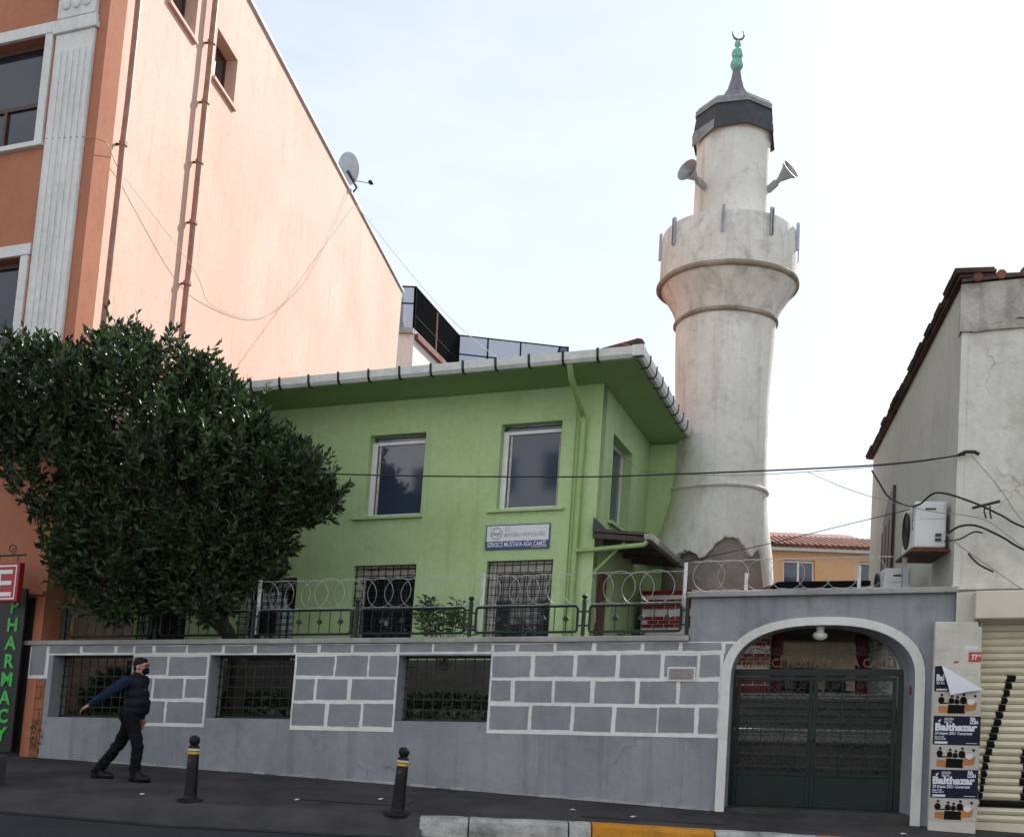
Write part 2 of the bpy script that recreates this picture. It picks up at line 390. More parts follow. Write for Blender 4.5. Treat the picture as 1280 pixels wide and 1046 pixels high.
class MB:
    def __init__(s):
        s.v, s.f, s.mi = [], [], []
        s.cur = 0
    def add(s, vs, fs):
        b = len(s.v)
        s.v += [Vector(x) for x in vs]
        s.f += [tuple(b + i for i in f) for f in fs]
        s.mi += [s.cur] * len(fs)
        return s
    def box(s, F, u0, u1, v0, v1, w0, w1):
        vs = [F.p(u, v, w) for w in (w0, w1) for v in (v0, v1) for u in (u0, u1)]
        return s.add(vs, [(0, 1, 3, 2), (4, 6, 7, 5), (0, 4, 5, 1), (2, 3, 7, 6), (0, 2, 6, 4), (1, 5, 7, 3)])
    def quad(s, a, b, c, d):
        return s.add([a, b, c, d], [(0, 1, 2, 3)])
    def prism(s, F, poly, w0, w1):
        n = len(poly)
        vs = [F.p(u, v, w0) for u, v in poly] + [F.p(u, v, w1) for u, v in poly]
        fs = [tuple(range(n)), tuple(range(2 * n - 1, n - 1, -1))]
        fs += [(i, (i + 1) % n, n + (i + 1) % n, n + i) for i in range(n)]
        return s.add(vs, fs)
    def tube(s, pts, r, n=6, closed=False, caps=True):
        pts = [Vector(p) for p in pts]
        k = len(pts)
        rr = r if isinstance(r, (list, tuple)) else [r] * k
        ref = None
        vs = []
        for i, p in enumerate(pts):
            a = pts[i - 1] if (i > 0 or closed) else p
            b = pts[(i + 1) % k] if (i < k - 1 or closed) else p
            t = (b - a)
            if t.length < 1e-9: t = Vector((0, 0, 1))
            t.normalize()
            if ref is None:
                ref = Vector((0, 0, 1)) if abs(t.z) < 0.9 else Vector((1, 0, 0))
            x = ref - t * ref.dot(t)
            if x.length < 1e-6:
                x = Vector((1, 0, 0)) if abs(t.x) < 0.9 else Vector((0, 1, 0))
                x = x - t * x.dot(t)
            x.normalize()
            ref = x
            y = t.cross(x)
            for j in range(n):
                an = 2 * math.pi * (j + 0.5) / n
                vs.append(p + (x * math.cos(an) + y * math.sin(an)) * rr[i])
        fs = []
        for i in range(k if closed else k - 1):
            q = (i + 1) % k
            for j in range(n):
                fs.append((i * n + j, i * n + (j + 1) % n, q * n + (j + 1) % n, q * n + j))
        if caps and not closed:
            fs.append(tuple(range(n - 1, -1, -1)))
            fs.append(tuple((k - 1) * n + j for j in range(n)))
        return s.add(vs, fs)
    def lathe(s, base, prof, n=32, axis=(0, 0, 1), a0=0.0, a1=None, caps=True):
        ax = Vector(axis).normalized()
        x = Vector((1, 0, 0)) if abs(ax.x) < 0.8 else Vector((0, 1, 0))
        x = (x - ax * x.dot(ax)).normalized()
        y = ax.cross(x)
        base = Vector(base)
        full = a1 is None
        m = n if full else n + 1
        vs = []
        for r, z in prof:
            for j in range(m):
                an = a0 + (2 * math.pi * j / n if full else (a1 - a0) * j / n)
                vs.append(base + ax * z + (x * math.cos(an) + y * math.sin(an)) * r)
        fs = []
        for i in range(len(prof) - 1):
            for j in range(n):
                j2 = (j + 1) % m if full else j + 1
                fs.append((i * m + j, i * m + j2, (i + 1) * m + j2, (i + 1) * m + j))
        if caps and full:
            if prof[0][0] > 1e-4: fs.append(tuple(range(m - 1, -1, -1)))
            if prof[-1][0] > 1e-4: fs.append(tuple((len(prof) - 1) * m + j for j in range(m)))
        return s.add(vs, fs)
    def build(s, name, mats, parent=None, smooth=False, bevel=0.0, origin=None, weld=False, recalc=True, kind=None):
        if not isinstance(mats, (list, tuple)): mats = [mats]
        if origin is None:
            lo = [min(p[i] for p in s.v) for i in range(3)]
            hi = [max(p[i] for p in s.v) for i in range(3)]
            origin = Vector(((lo[0] + hi[0]) / 2, (lo[1] + hi[1]) / 2, lo[2]))
        origin = Vector(origin)
        me = bpy.data.meshes.new(name)
        me.from_pydata([p - origin for p in s.v], [], s.f)
        for mm in mats: me.materials.append(M[mm])
        if len(mats) > 1:
            me.polygons.foreach_set('material_index', s.mi)
        if recalc or weld:
            bm = bmesh.new()
            bm.from_mesh(me)
            if weld: bmesh.ops.remove_doubles(bm, verts=bm.verts, dist=1e-4)
            bmesh.ops.recalc_face_normals(bm, faces=bm.faces)
            bm.to_mesh(me)
            bm.free()
        if smooth:
            me.polygons.foreach_set('use_smooth', [True] * len(me.polygons))
        me.update()
        o = bpy.data.objects.new(name, me)
        COL.objects.link(o)
        put(o, origin, parent)
        if bevel:
            md = o.modifiers.new('bevel', 'BEVEL')
            md.width = bevel
            md.segments = 2
            md.limit_method = 'ANGLE'
        if smooth:
            try:
                me.set_sharp_from_angle(angle=R(40))
            except Exception:
                pass
        if kind: o['kind'] = kind
        return o

def wall_holes(F, u0, u1, v0, v1, holes, w0, w1, topfn=None):
    """a wall slab (w0 back, w1 front) with rectangular openings, one closed mesh"""
    us = sorted({u0, u1, *[h[0] for h in holes], *[h[1] for h in holes]})
    vs_ = sorted({v0, v1, *[h[2] for h in holes], *[h[3] for h in holes]})
    def solid(i, j):
        if i < 0 or j < 0 or i >= len(us) - 1 or j >= len(vs_) - 1: return False
        cu, cv = (us[i] + us[i + 1]) / 2, (vs_[j] + vs_[j + 1]) / 2
        return not any(h[0] < cu < h[1] and h[2] < cv < h[3] for h in holes)
    mb = MB()
    for i in range(len(us) - 1):
        for j in range(len(vs_) - 1):
            if not solid(i, j): continue
            a, b, c, d = us[i], us[i + 1], vs_[j], vs_[j + 1]
            mb.quad(F.p(a, c, w1), F.p(b, c, w1), F.p(b, d, w1), F.p(a, d, w1))
            mb.quad(F.p(a, c, w0), F.p(a, d, w0), F.p(b, d, w0), F.p(b, c, w0))
            if not solid(i - 1, j): mb.quad(F.p(a, c, w0), F.p(a, c, w1), F.p(a, d, w1), F.p(a, d, w0))
            if not solid(i + 1, j): mb.quad(F.p(b, c, w0), F.p(b, d, w0), F.p(b, d, w1), F.p(b, c, w1))
            if not solid(i, j - 1): mb.quad(F.p(a, c, w0), F.p(b, c, w0), F.p(b, c, w1), F.p(a, c, w1))
            if not solid(i, j + 1): mb.quad(F.p(a, d, w0), F.p(a, d, w1), F.p(b, d, w1), F.p(b, d, w0))
    return mb

def text_mesh(body, size, F, u, v, w, mat, parent, name='lettering', align='LEFT', depth=0.004, fit=None, shear=0.0, bold=0.0, vdir=None):
    """flat or slightly raised lettering on a wall frame; fit = width to squeeze the line into"""
    cu = bpy.data.curves.new(name, 'FONT')
    cu.body = body
    cu.size = size
    cu.align_x = align
    cu.extrude = depth
    cu.offset = bold
    cu.shear = shear
    cu.resolution_u = 2
    tmp = bpy.data.objects.new('tmp_text', cu)
    COL.objects.link(tmp)
    dg = bpy.context.evaluated_depsgraph_get()
    me = bpy.data.meshes.new_from_object(tmp.evaluated_get(dg))
    bpy.data.objects.remove(tmp)
    bpy.data.curves.remove(cu)
    xs = [x.co.x for x in me.vertices]
    k = 1.0
    if fit and xs:
        k = fit / (max(xs) - min(xs))
    off = -min(xs) * k if align == 'LEFT' else 0
    org = F.p(u, v, w)
    for x in me.vertices:
        q = x.co.copy()
        x.co = F.p(u + q.x * k + off, v + q.y, w + q.z) - org
    me.name = name
    me.materials.clear()
    me.materials.append(M[mat])
    o = bpy.data.objects.new(name, me)
    COL.objects.link(o)
    put(o, org, parent)
    return o

def arc(F, cu, cv, r, a0, a1, n, w):
    return [F.p(cu + r * math.cos(a0 + (a1 - a0) * i / n), cv + r * math.sin(a0 + (a1 - a0) * i / n), w) for i in range(n + 1)]

def smooth_path(pts, k=8):
    """Catmull-Rom through the points"""
    P = [Vector(p) for p in pts]
    out = []
    for i in range(len(P) - 1):
        p0, p1, p2, p3 = P[max(i - 1, 0)], P[i], P[i + 1], P[min(i + 2, len(P) - 1)]
        for j in range(k):
            t = j / k
            out.append(0.5 * ((2 * p1) + (p2 - p0) * t + (2 * p0 - 5 * p1 + 4 * p2 - p3) * t * t + (3 * p1 - p0 - 3 * p2 + p3) * t ** 3))
    out.append(P[-1])
    return out

# ------------------------------------------------------------------ ground
mb = MB()
mb.quad((-250, -60, 0), (250, -60, 0), (250, 400, 0), (-250, 400, 0))
tag(mb.build('road', 'asphalt', recalc=False), kind='structure')

WALLSIDE = [(-16, 19.85, .42), (-9.5, 17.75, .405), (-7.5, 17.1, .395), (-3.1, 15.65, .375), (-.3, 14.75, .34), (2.65, 13.80, .30), (4.95, 13.06, .30), (9, 11.75, .28), (15, 9.8, .25)]
KERBSIDE = [(-14, 14.9, .23), (-9.0, 14.25, .22), (-6.5, 13.72, .205), (-3.85, 12.93, .20), (-.95, 12.50, .20), (.95, 12.47, .20), (3.7, 12.04, .20), (8, 11.0, .2), (13, 9.3, .2)]
def lerp(a, b, t): return Vector(a) * (1 - t) + Vector(b) * t
def ruled(A, B, nu, nv, jit=0.0):
    rows = []
    for i in range(len(A) - 1):
        for j in range(nu if i < len(A) - 2 else nu + 1):
            t = j / nu
            a, b = lerp(A[i], A[i + 1], t), lerp(B[i], B[i + 1], t)
            rows.append([lerp(a, b, k / nv) + Vector((0, 0, random.uniform(-jit, jit) if 0 < k < nv else 0)) for k in range(nv + 1)])
    mb = MB()
    m = nv + 1
    mb.add([p for r_ in rows for p in r_], [(i * m + k, i * m + k + 1, (i + 1) * m + k + 1, (i + 1) * m + k) for i in range(len(rows) - 1) for k in range(nv)])
    return mb
tag(ruled(WALLSIDE, KERBSIDE, 8, 8, 0.004).build('pavement', 'pavement_asphalt', smooth=True), kind='structure')
# worn concrete apron sloping to the road, left of the kerb stones
APR0 = [Vector(p) + Vector((0, 0.004, 0.002)) for p in KERBSIDE[:5]]
APR1 = [Vector((p[0] + .04, p[1] - (0.58 if i < 4 else .36), 0.004)) for i, p in enumerate(KERBSIDE[:5])]
tag(ruled(APR0, APR1, 8, 5, 0.010).build('pavement_apron', 'apron_concrete', smooth=True), kind='structure')
# black tar seam along the gutter
SE0 = [Vector((p[0], p[1] + .06, 0.006)) for p in APR1]
SE1 = [Vector((p[0], p[1] - .20, 0.008)) for p in APR1]
simple('tar', (0.017, 0.017, 0.018), 0.5, var=0.3, bump=0.4, bscale=30)
tag(ruled(SE0, SE1, 8, 2, 0.0).build('gutter_seam', 'tar'), kind='structure')

# kerb stones
kerb = thing('kerb', 'row of painted stone kerb blocks along the pavement edge', 'kerb', (1.5, 12.3, 0), kind='structure')
del kerb['category'], kerb['label']
def kerb_pt(x):
    for a, b in zip(KERBSIDE, KERBSIDE[1:]):
        if a[0] <= x <= b[0]:
            return lerp(a, b, (x - a[0]) / (b[0] - a[0]))
edges = [(-.95, -.40, 'kerb_white'), (-.385, .74, 'kerb_white'), (.755, 1.00, 'kerb_white'), (1.015, 2.36, 'kerb_yellow'), (2.375, 3.5, 'kerb_white'),
         (3.515, 4.9, 'kerb_yellow'), (4.915, 6.3, 'kerb_white'), (6.315, 7.8, 'kerb_yellow')]
for a, b, m_ in edges:
    mb = MB()
    n = 5
    rows = []
    for i in range(n + 1):
        p = kerb_pt(a + (b - a) * i / n)
        z = .212 + random.uniform(-.006, .006)
        j = lambda: random.uniform(-.006, .006)
        rows.append([Vector((p.x, p.y + .02, -.05)), Vector((p.x, p.y + .02, z)), Vector((p.x, p.y - .17 + j(), z + j() * .4)),
                     Vector((p.x, p.y - .205 + j(), z - .035 + j())), Vector((p.x, p.y - .225 + j(), .09)), Vector((p.x, p.y - .235, -.05))])
    m = 6
    mb.add([q for r_ in rows for q in r_], [(i * m + k, i * m + (k + 1) % m, (i + 1) * m + (k + 1) % m, (i + 1) * m + k) for i in range(n) for k in range(m)] +
           [tuple(range(m)), tuple(n * m + k for k in range(m - 1, -1, -1))])
    mb.build('kerb_stone', m_, kerb, bevel=0.008)

# garden behind the wall (raised above the street) and the yard behind the gate
mb = MB()
mb.box(W, -8.6, 2.24, -.6, .86, -3.6, -.36)
tag(mb.build('garden_ground', 'soil'), kind='structure')
mb = MB()
for _ in range(9000):
    u, w = random.uniform(-8.2, 2.1), random.uniform(-2.2, -.42)
    h = random.uniform(.05, .17) + (0.12 if w < -2.3 else 0)
    a = random.uniform(0, 6.28)
    d = Vector((math.cos(a), math.sin(a), 0))
    b = W.p(u, .86, w)
    mb.add([b - d * .012, b + d * .012, b + d * random.uniform(-.05, .05) + Vector((random.uniform(-.05, .05), random.uniform(-.05, .05), h))], [(0, 1, 2)])
tag(mb.build('garden_grass', 'grass_green', recalc=False), 'unmown green grass growing in the garden behind the grey wall', 'grass', kind='stuff')

# ------------------------------------------------------------------ boundary wall
bw = thing('boundary_wall', 'long grey garden wall painted with white block lines and three barred openings', 'wall', W.p(-2.5, 0, 0))
OPEN = [(-7.70, -6.22, .92, 1.88), (-4.84, -3.43, .95, 1.875), (-1.79, -.43, .955, 1.865)]
wall_holes(W, -7.80, 2.25, -.5, 2.04, OPEN, -.36, 0).build('wall', 'grey_render', bw, weld=True)
mb = MB(); mb.box(W, -8.17, -7.803, 1.50, 2.04, -.3, -.002)
mb.build('wall_end', 'grey_render', bw)
mb = MB(); mb.box(W, -8.25, 2.248, 2.042, 2.115, -.42, .07)
mb.build('coping', 'concrete', bw, bevel=0.01)
# whitewashed ground of the painted joints
def lines(u0, u1, v0, v1):
    mb = MB(); mb.box(W, u0, u1, v0, v1, -.01, .007)
    mb.build('painted_joints', 'white_paint', bw, bevel=0.003)
lines(-8.17, 2.715, 1.885, 2.036)
lines(-6.20, -4.86, .81, 1.883); lines(-3.425, -1.795, .80, 1.883); lines(-.425, 2.70, .81, 1.883)
lines(-8.17, -7.78, 1.52, 1.883)
lines(2.70, 2.86, 2.005, 2.036)
lines(-7.68, -7.55, 1.884, 1.9)
def brick(u0, u1, v0, v1, mat='grey_block', g=.025):
    mb = MB()
    j = lambda: random.uniform(-.010, .010)
    a, b, c, d = u0 + g + j(), u1 - g + j(), v0 + j() * .8, v1 + j() * .8
    k = .012 + random.uniform(-.002, .002)
    cs = [(a, c + j() * .5), (b, c + j() * .5), (b + j() * .6, d), (a + j() * .6, d)]
    q = []
    for (x0, y0), (x1, y1) in zip(cs, cs[1:] + cs[:1]):      # hand-drawn, slightly wavering edges
        q.append((x0, y0))
        for t in (.2, .4, .6, .8):
            q.append((x0 + (x1 - x0) * t + random.uniform(-.005, .005), y0 + (y1 - y0) * t + random.uniform(-.005, .005)))
    mb.prism(W, q, -.005, k)
    mb.build('brick', mat, bw)
TOP = [-8.17, -7.81, -7.17, -6.54, -6.2, -5.84, -5.26, -4.64, -4.1, -3.44, -3.04, -2.53, -1.82, -1.29, -0.67, -0.42, -0.06, 0.46, 1.0, 1.64, 2.14, 2.70]
for i, (a, b) in enumerate(zip(TOP, TOP[1:])):
    if i == 0: brick(a + .02, b, 1.57, 2.015)
    else: brick(a, b, 1.918, 2.022)
ROWS = [(1.580, 1.862), (1.238, 1.528), (.868, 1.188)]
SEGS = [([-6.20, -5.58, -4.87], [-6.20, -5.81, -5.25, -4.87], [-6.20, -5.54, -4.87]),
        ([-3.42, -2.78, -2.25, -1.80], [-3.42, -3.05, -2.52, -1.80], [-3.42, -2.85, -2.29, -1.80]),
        ([-0.42, 0.17, 0.76, 1.33, 1.92, 2.39, 2.69], [-0.42, -0.08, 0.48, 1.02, 1.62, 2.15, 2.69], [-0.42, 0.18, 0.76, 1.32, 1.9, 2.4, 2.69])]
for seg in SEGS:
    for (v0, v1), us in zip(ROWS, seg):
        for a, b in zip(us, us[1:]): brick(a, b, v0, v1)
# iron grilles in the openings
for u0, u1, v0, v1 in OPEN:
    g = MB()
    g.box(W, u0 + .004, u1 - .004, v0 + .004, v0 + .03, -.26, -.23)
    g.box(W, u0 + .004, u1 - .004, v1 - .03, v1 - .004, -.26, -.23)
    gr = g.build('window_grille', 'black_iron', bw)
    n = 10
    for i in range(n):
        u = u0 + .03 + (u1 - u0 - .06) * i / (n - 1)
        g = MB(); g.box(W, u - .007, u + .007, v0 + .005, v1 - .005, -.25, -.236)
        g.build('bar', 'black_iron', gr)
    for k in range(1, 6):
        v = v0 + (v1 - v0) * k / 6
        g = MB(); g.box(W, u0 + .005, u1 - .005, v - .008, v + .008, -.235, -.226)
        g.build('bar', 'black_iron', gr)
# strip of paint drips where wall meets pavement
mb = MB()
for i in range(46):
    u = -6.8 + i * .205
    if random.random() < .12: continue
    z = lambda uu: None
    p = W.p(u, 0, .035); q = W.p(u + .2, 0, .035)
    def gz(P):
        for (a, b) in zip(WALLSIDE, WALLSIDE[1:]):
            if a[0] <= P.x <= b[0]:
                return lerp(a, b, (P.x - a[0]) / (b[0] - a[0])).z
        return .3
    h = random.uniform(.010, .028)
    w_ = random.uniform(.008, .03)
    a, b = Vector((p.x, p.y, gz(p) - .012)), Vector((q.x, q.y, gz(q) - .012))
    nn = _N * w_
    up = Vector((0, 0, h))
    mb.add([a - _N * .05, b - _N * .05, b + nn, a + nn, a - _N * .05 + up * 1.6, b - _N * .05 + up * 1.6, b + nn + up * .6, a + nn + up * .6],
           [(0, 3, 2, 1), (4, 5, 6, 7), (0, 1, 5, 4), (1, 2, 6, 5), (2, 3, 7, 6), (3, 0, 4, 7)])
mb.build('mortar_fillet', 'concrete', bw)

# orange brick pier between the wall and the apartment house
pier = thing('brick_pier', 'low orange painted brick pier at the left end of the grey wall', 'pier', W.p(-8.3, 0, -.1))
mb = MB(); mb.box(W, -8.62, -7.815, -.4, 2.03, -.40, -.035)
mb.build('pier_core', 'orange_brick', pier)
v = .14
row = 0
while v < 1.95:
    us = [-8.62, -8.34, -8.04, -7.815] if row % 2 else [-8.62, -8.47, -8.18, -7.88, -7.815]
    for a, b in zip(us, us[1:]):
        mb = MB(); mb.box(W, a + .010, b - .010, v + .008, min(v + .165, 1.99), -.05, -.014 + random.uniform(-.008, .006))
        mb.build('brick', 'orange_brick', pier, bevel=0.008)
    v += .178
    row += 1
# wild weed at the joint of pier and wall
def leaf_blob(mb, c, rad, n, size, rnd=random, up=0.3):
    for _ in range(n):
        d = Vector((rnd.gauss(0, 1), rnd.gauss(0, 1), rnd.gauss(0, 1))).normalized()
        p = Vector(c) + Vector((d.x * rad[0], d.y * rad[1], d.z * rad[2])) * rnd.uniform(.3, 1) ** .5
        leaf(mb, p, (d + Vector((0, 0, up))).normalized(), size * rnd.uniform(.7, 1.25), rnd)
def leaf(mb, p, d, L, rnd=random, wd=.36):
    """a folded leaf: two facets each side of the midrib, tip drooping"""
    s = d.cross(Vector((rnd.uniform(-1, 1), rnd.uniform(-1, 1), rnd.uniform(-.3, 1))))
    if s.length < 1e-4: s = Vector((1, 0, 0))
    s.normalize()
    nrm = s.cross(d)
    a, m, t = p, p + d * L * .5 + nrm * L * .06, p + d * L - nrm * L * .08
    l_, r_ = m + s * L * wd * .5 + nrm * L * .07, m - s * L * wd * .5 + nrm * L * .07
    mb.add([a, l_, t, r_, m], [(0, 4, 1), (1, 4, 2), (2, 4, 3), (3, 4, 0)])
mb = MB()
leaf_blob(mb, W.p(-7.85, .62, .02), (.07, .05, .24), 70, .07)
tag(mb.build('wall_weed', 'leaf_shrub', recalc=False), 'small green weed growing from the joint of brick pier and grey wall', 'plant')

# stone plaque on the wall
pl = MB(); pl.box(W, 1.995, 2.355, 1.525, 1.71, .008, .03)
pq = tag(pl.build('wall_plaque', 'white_metal', bevel=.004), 'small pinkish stone plaque in pale frame on the grey wall beside the gate', 'plaque')
pl = MB(); pl.box(W, 2.015, 2.335, 1.545, 1.69, .03, .034)
pl.build('plaque_face', 'plaque_stone', pq)
for k in range(3):
    text_mesh('SiRKECi CAMii'[:9 + k], .034, W, 2.045, 1.645 - k * .042, .034, 'sign_ink', pq, 'lettering', depth=.001, fit=.26)

# ------------------------------------------------------------------ gateway
gw = thing('gateway', 'grey rendered gateway with wide white trimmed arch', 'gateway', W.p(3.9, 0, 0))
AC_, AHW, ASP, ARISE = 3.895, 1.095, 1.55, .68
def arch_curve(grow, n=28):
    pts = [(AC_ - AHW - grow, -.5)]
    for i in range(n + 1):
        a = math.pi - math.pi * i / n
        c, s = math.cos(a), math.sin(a)
        e = 2 / 2.45
        pts.append((AC_ + (AHW + grow) * math.copysign(abs(c) ** e, c), ASP + (ARISE + grow * .9) * abs(s) ** e))
    pts.append((AC_ + AHW + grow, -.5))
    return pts
inner = arch_curve(0)
# the right half of the reveal is splayed inwards
inback = [(u - .135 * max(0.0, (u - AC_) / AHW), v - (.05 * max(0.0, (u - AC_) / AHW) if v > 0 else 0)) for u, v in inner]
mb = MB()
U0, U1, VT = 2.252, 5.41, 2.60
for w, crv in ((0, inner), (-.45, inback)):
    mb.quad(W.p(U0, -.5, w), W.p(crv[0][0], -.5, w), W.p(crv[0][0], VT, w), W.p(U0, VT, w))
    mb.quad(W.p(crv[-1][0], -.5, w), W.p(U1, -.5, w), W.p(U1, VT, w), W.p(crv[-1][0], VT, w))
    for (a, b), (c, d) in zip(crv[1:-1], crv[2:-1]):
        mb.quad(W.p(a, b, w), W.p(c, d, w), W.p(c, VT, w), W.p(a, VT, w))
for (a, b), (c, d), (e, f), (g_, h_) in zip(inner, inner[1:], inback, inback[1:]):
    mb.quad(W.p(a, b, 0), W.p(e, f, -.45), W.p(g_, h_, -.45), W.p(c, d, 0))
mb.quad(W.p(U0, VT, 0), W.p(U1, VT, 0), W.p(U1, VT, -.45), W.p(U0, VT, -.45))
mb.quad(W.p(U0, -.5, 0), W.p(U0, -.5, -.45), W.p(U0, VT, -.45), W.p(U0, VT, 0))
mb.quad(W.p(U1, -.5, 0), W.p(U1, VT, 0), W.p(U1, VT, -.45), W.p(U1, -.5, -.45))
mb.build('wall', 'grey_render', gw, weld=True)
outer = arch_curve(.115)
mb = MB()
n = len(inner)
for w0, w1 in ((-.02, .035),):
    vs = [W.p(*q, w) for w in (w0, w1) for ring in (inner, outer) for q in ring]
    ix = lambda w, r_, i: w * 2 * n + r_ * n + i
    fs = []
    for i in range(n - 1):
        fs += [(ix(1, 0, i), ix(1, 0, i + 1), ix(1, 1, i + 1), ix(1, 1, i)), (ix(0, 0, i), ix(0, 1, i), ix(0, 1, i + 1), ix(0, 0, i + 1)),
               (ix(0, 0, i), ix(0, 0, i + 1), ix(1, 0, i + 1), ix(1, 0, i)), (ix(0, 1, i), ix(1, 1, i), ix(1, 1, i + 1), ix(0, 1, i + 1))]
    mb.add([v + (_N * 0) for v in vs], fs)
# keep the trim 3 mm inside the opening so that it never shares the reveal's plane
mb.build('arch_trim', 'white_trim', gw, bevel=.006)
mb = MB(); mb.box(W, 2.20, 5.43, 2.603, 2.675, -.52, .09)
mb.build('coping', 'concrete', gw, bevel=.012)
mb = MB(); mb.box(W, 2.795, 4.995, -.30, -.055, -.6, -.01)
mb.build('threshold', 'apron_concrete', gw, bevel=.01)
mb = MB(); mb.box(W, 4.935, 4.965, 1.38, 1.49, -.14, -.10)
tag(mb.build('intercom', 'red_paint', bevel=.004), 'small dark red bell box on the inside of the gate arch', 'bell')

# iron gate
gate = thing('iron_gate', 'dark green double leaf iron gate with scrollwork under the arch', 'gate', W.p(3.8, 0, -.4))
GW = -.38
def gbox(name, u0, u1, v0, v1, w0=GW - .02, w1=GW + .02, mat='gate_green', parent=None):
    mb = MB(); mb.box(W, u0, u1, v0, v1, w0, w1)
    return mb.build(name, mat, parent or gate, bevel=.003)
gbox('transom', 2.785, 4.885, 1.61, 1.70, GW - .025, GW + .025)
gbox('jamb', 2.785, 2.835, -.05, 1.608)
gbox('jamb', 4.81, 4.885, -.05, 1.608)
def spiral(F, cu, cv, r, a0, turns, w, sgn=1, n=13):
    return [F.p(cu + r * (1 - .72 * i / n) * math.cos(a0 + sgn * turns * 6.283 * i / n), cv + r * (1 - .72 * i / n) * math.sin(a0 + sgn * turns * 6.283 * i / n), w) for i in range(n + 1)]
for L0, L1 in ((2.845, 3.802), (3.808, 4.80)):
    lf = gbox('leaf', L0, L0 + .05, -.04, 1.60)
    gbox('stile', L1 - .05, L1, -.04, 1.60, parent=lf)
    gbox('rail', L0 + .052, L1 - .052, 1.55, 1.60, parent=lf)
    gbox('bottom_panel', L0 + .052, L1 - .052, .02, .345, GW - .008, GW + .008, parent=lf)
    gbox('rail', L0 + .052, L1 - .052, .348, .385, parent=lf)
    gbox('rail', L0 + .052, L1 - .052, -.04, .03, GW - .018, GW + .016, parent=lf)
    gbox('cover_strip', (L1 - .03 if L0 < 3 else L0), (L1 if L0 < 3 else L0 + .03), .36, 1.54, GW + .021, GW + .028, parent=lf)
    mb = MB()
    a, b = L0 + .05, L1 - .05
    rr = .0085
    for v in (.60, .85, 1.08, 1.32):
        mb.tube([W.p(a, v, GW), W.p(b, v, GW)], rr, 4)
    nx = 3
    for i in range(nx):
        x0, x1 = a + (b - a) * i / nx, a + (b - a) * (i + 1) / nx
        if i: mb.tube([W.p(x0, .38, GW), W.p(x0, 1.55, GW)], rr, 4)
        for v0, v1 in ((.38, .60), (.60, .85), (.85, 1.08), (1.08, 1.32), (1.32, 1.55)):
            mb.tube([W.p(x0, v0, GW), W.p(x1, v1, GW)], rr * .85, 4)
            mb.tube([W.p(x0, v1, GW), W.p(x1, v0, GW)], rr * .85, 4)
            cx, cy = (x0 + x1) / 2, (v0 + v1) / 2
            for sx in (-1, 1):
                for sy in (-1, 1):
                    mb.tube(spiral(W, cx + sx * (x1 - x0) * .24, cy + sy * .058, .055, math.pi / 2 * sy, 1.25, GW + .006, sgn=sx * sy), rr * .75, 4)
    mb.build('scrollwork', 'green_iron', lf)
    mb = MB(); mb.lathe(W.p((L1 - .025 if L0 < 3 else L0 + .025), .80, GW + .02), [(.018, 0), (.018, .02), (.010, .03)], 10, axis=_N)
    mb.build('lock', 'green_iron', lf)
ov = MB()
ov.tube([W.p(2.84, 1.885, GW), W.p(4.80, 1.885, GW)], .006, 4)
for i in range(11):
    u = 2.97 + i * .174
    top = ASP + ARISE * (1 - abs((u - AC_) / AHW) ** 2.45) ** (1 / 2.45)
    if top > 1.93:
        for s_ in (-1, 1):
            ov.tube(spiral(W, u + s_ * .043, 1.94, .042, math.pi / 2, 1.2, GW, sgn=s_), .0045, 4)
    if top > 2.05 and i in (0, 1, 2, 8, 9, 10):
        ov.tube(spiral(W, u, 2.02, .06, 0, 1.3, GW, sgn=1 if i < 5 else -1), .0045, 4)
for s_ in (-1, 1):
    ov.tube(smooth_path([W.p(AC_ - .05 + s_ * q * .96, v, GW) for q, v in ((.98, 1.72), (.93, 1.86), (.83, 1.97), (.66, 1.93), (.62, 2.03), (.72, 2.07))]), .006, 4)
ov.build('overthrow', 'green_iron', gate)
word = 'SİRKECİ MUSTAFA AĞA CAMİİ'
gt = text_mesh(word, .165, W, 2.92, 1.722, GW + .002, 'gate_bronze', gate, 'lettering', depth=.006, fit=1.86, bold=.002)
gt['label'] = 'row of bronze capital letters above the gate leaves'

# lamp under the arch
lamp = thing('gate_lamp', 'round white glass lamp under the top of the gate arch', 'lamp', W.p(3.86, 2.22, -.2))
mb = MB(); mb.lathe(W.p(3.86, 2.155, -.2), [(.045, 0), (.05, .03), (.05, .075)], 16, axis=_V)
mb.build('lamp_base', 'white_metal', lamp, smooth=True)
mb = MB(); mb.lathe(W.p(3.86, 2.055, -.2), [(0, 0), (.045, .006), (.078, .03), (.092, .06), (.085, .088), (.05, .105)], 20, axis=_V)
mb.build('lamp_globe', 'lamp_glass', lamp, smooth=True)

# ------------------------------------------------------------------ stair and yard behind the gate
stairs = thing('stairs', '', '', W.p(3.8, 0, -1))
for k in ('label', 'category'):
    if k in stairs: del stairs[k]
stairs['kind'] = 'structure'
w, v = -1.05, -.10
mb = MB(); mb.box(W, 2.5, 5.03, -.6, v - .0, -1.05, -.602)
mb.build('landing', 'stair_stone', stairs)
def step(w0, w1, v1, m_='stair_stone'):
    mb = MB(); mb.box(W, 2.45, 5.03, -.6, v1 - .035, w1, w0)
    st = mb.build('step', m_, stairs)
    mb = MB(); mb.box(W, 2.45, 5.03, v1 - .034, v1, w1 - .02, w0 + .02)
    mb.build('tread', m_, st, bevel=.006)
for i in range(5):
    v += .165
    step(w, w - .30, v); w -= .32
v += .17
step(w, w - .70, v, 'stair_stone_pale'); w -= .72
for i in range(4):
    v += .115
    step(w, w - .28, v); w -= .30
YV, YW = v + .10, w                        # upper yard level
step(w, w - 8.0, YV, 'stair_stone_pale')
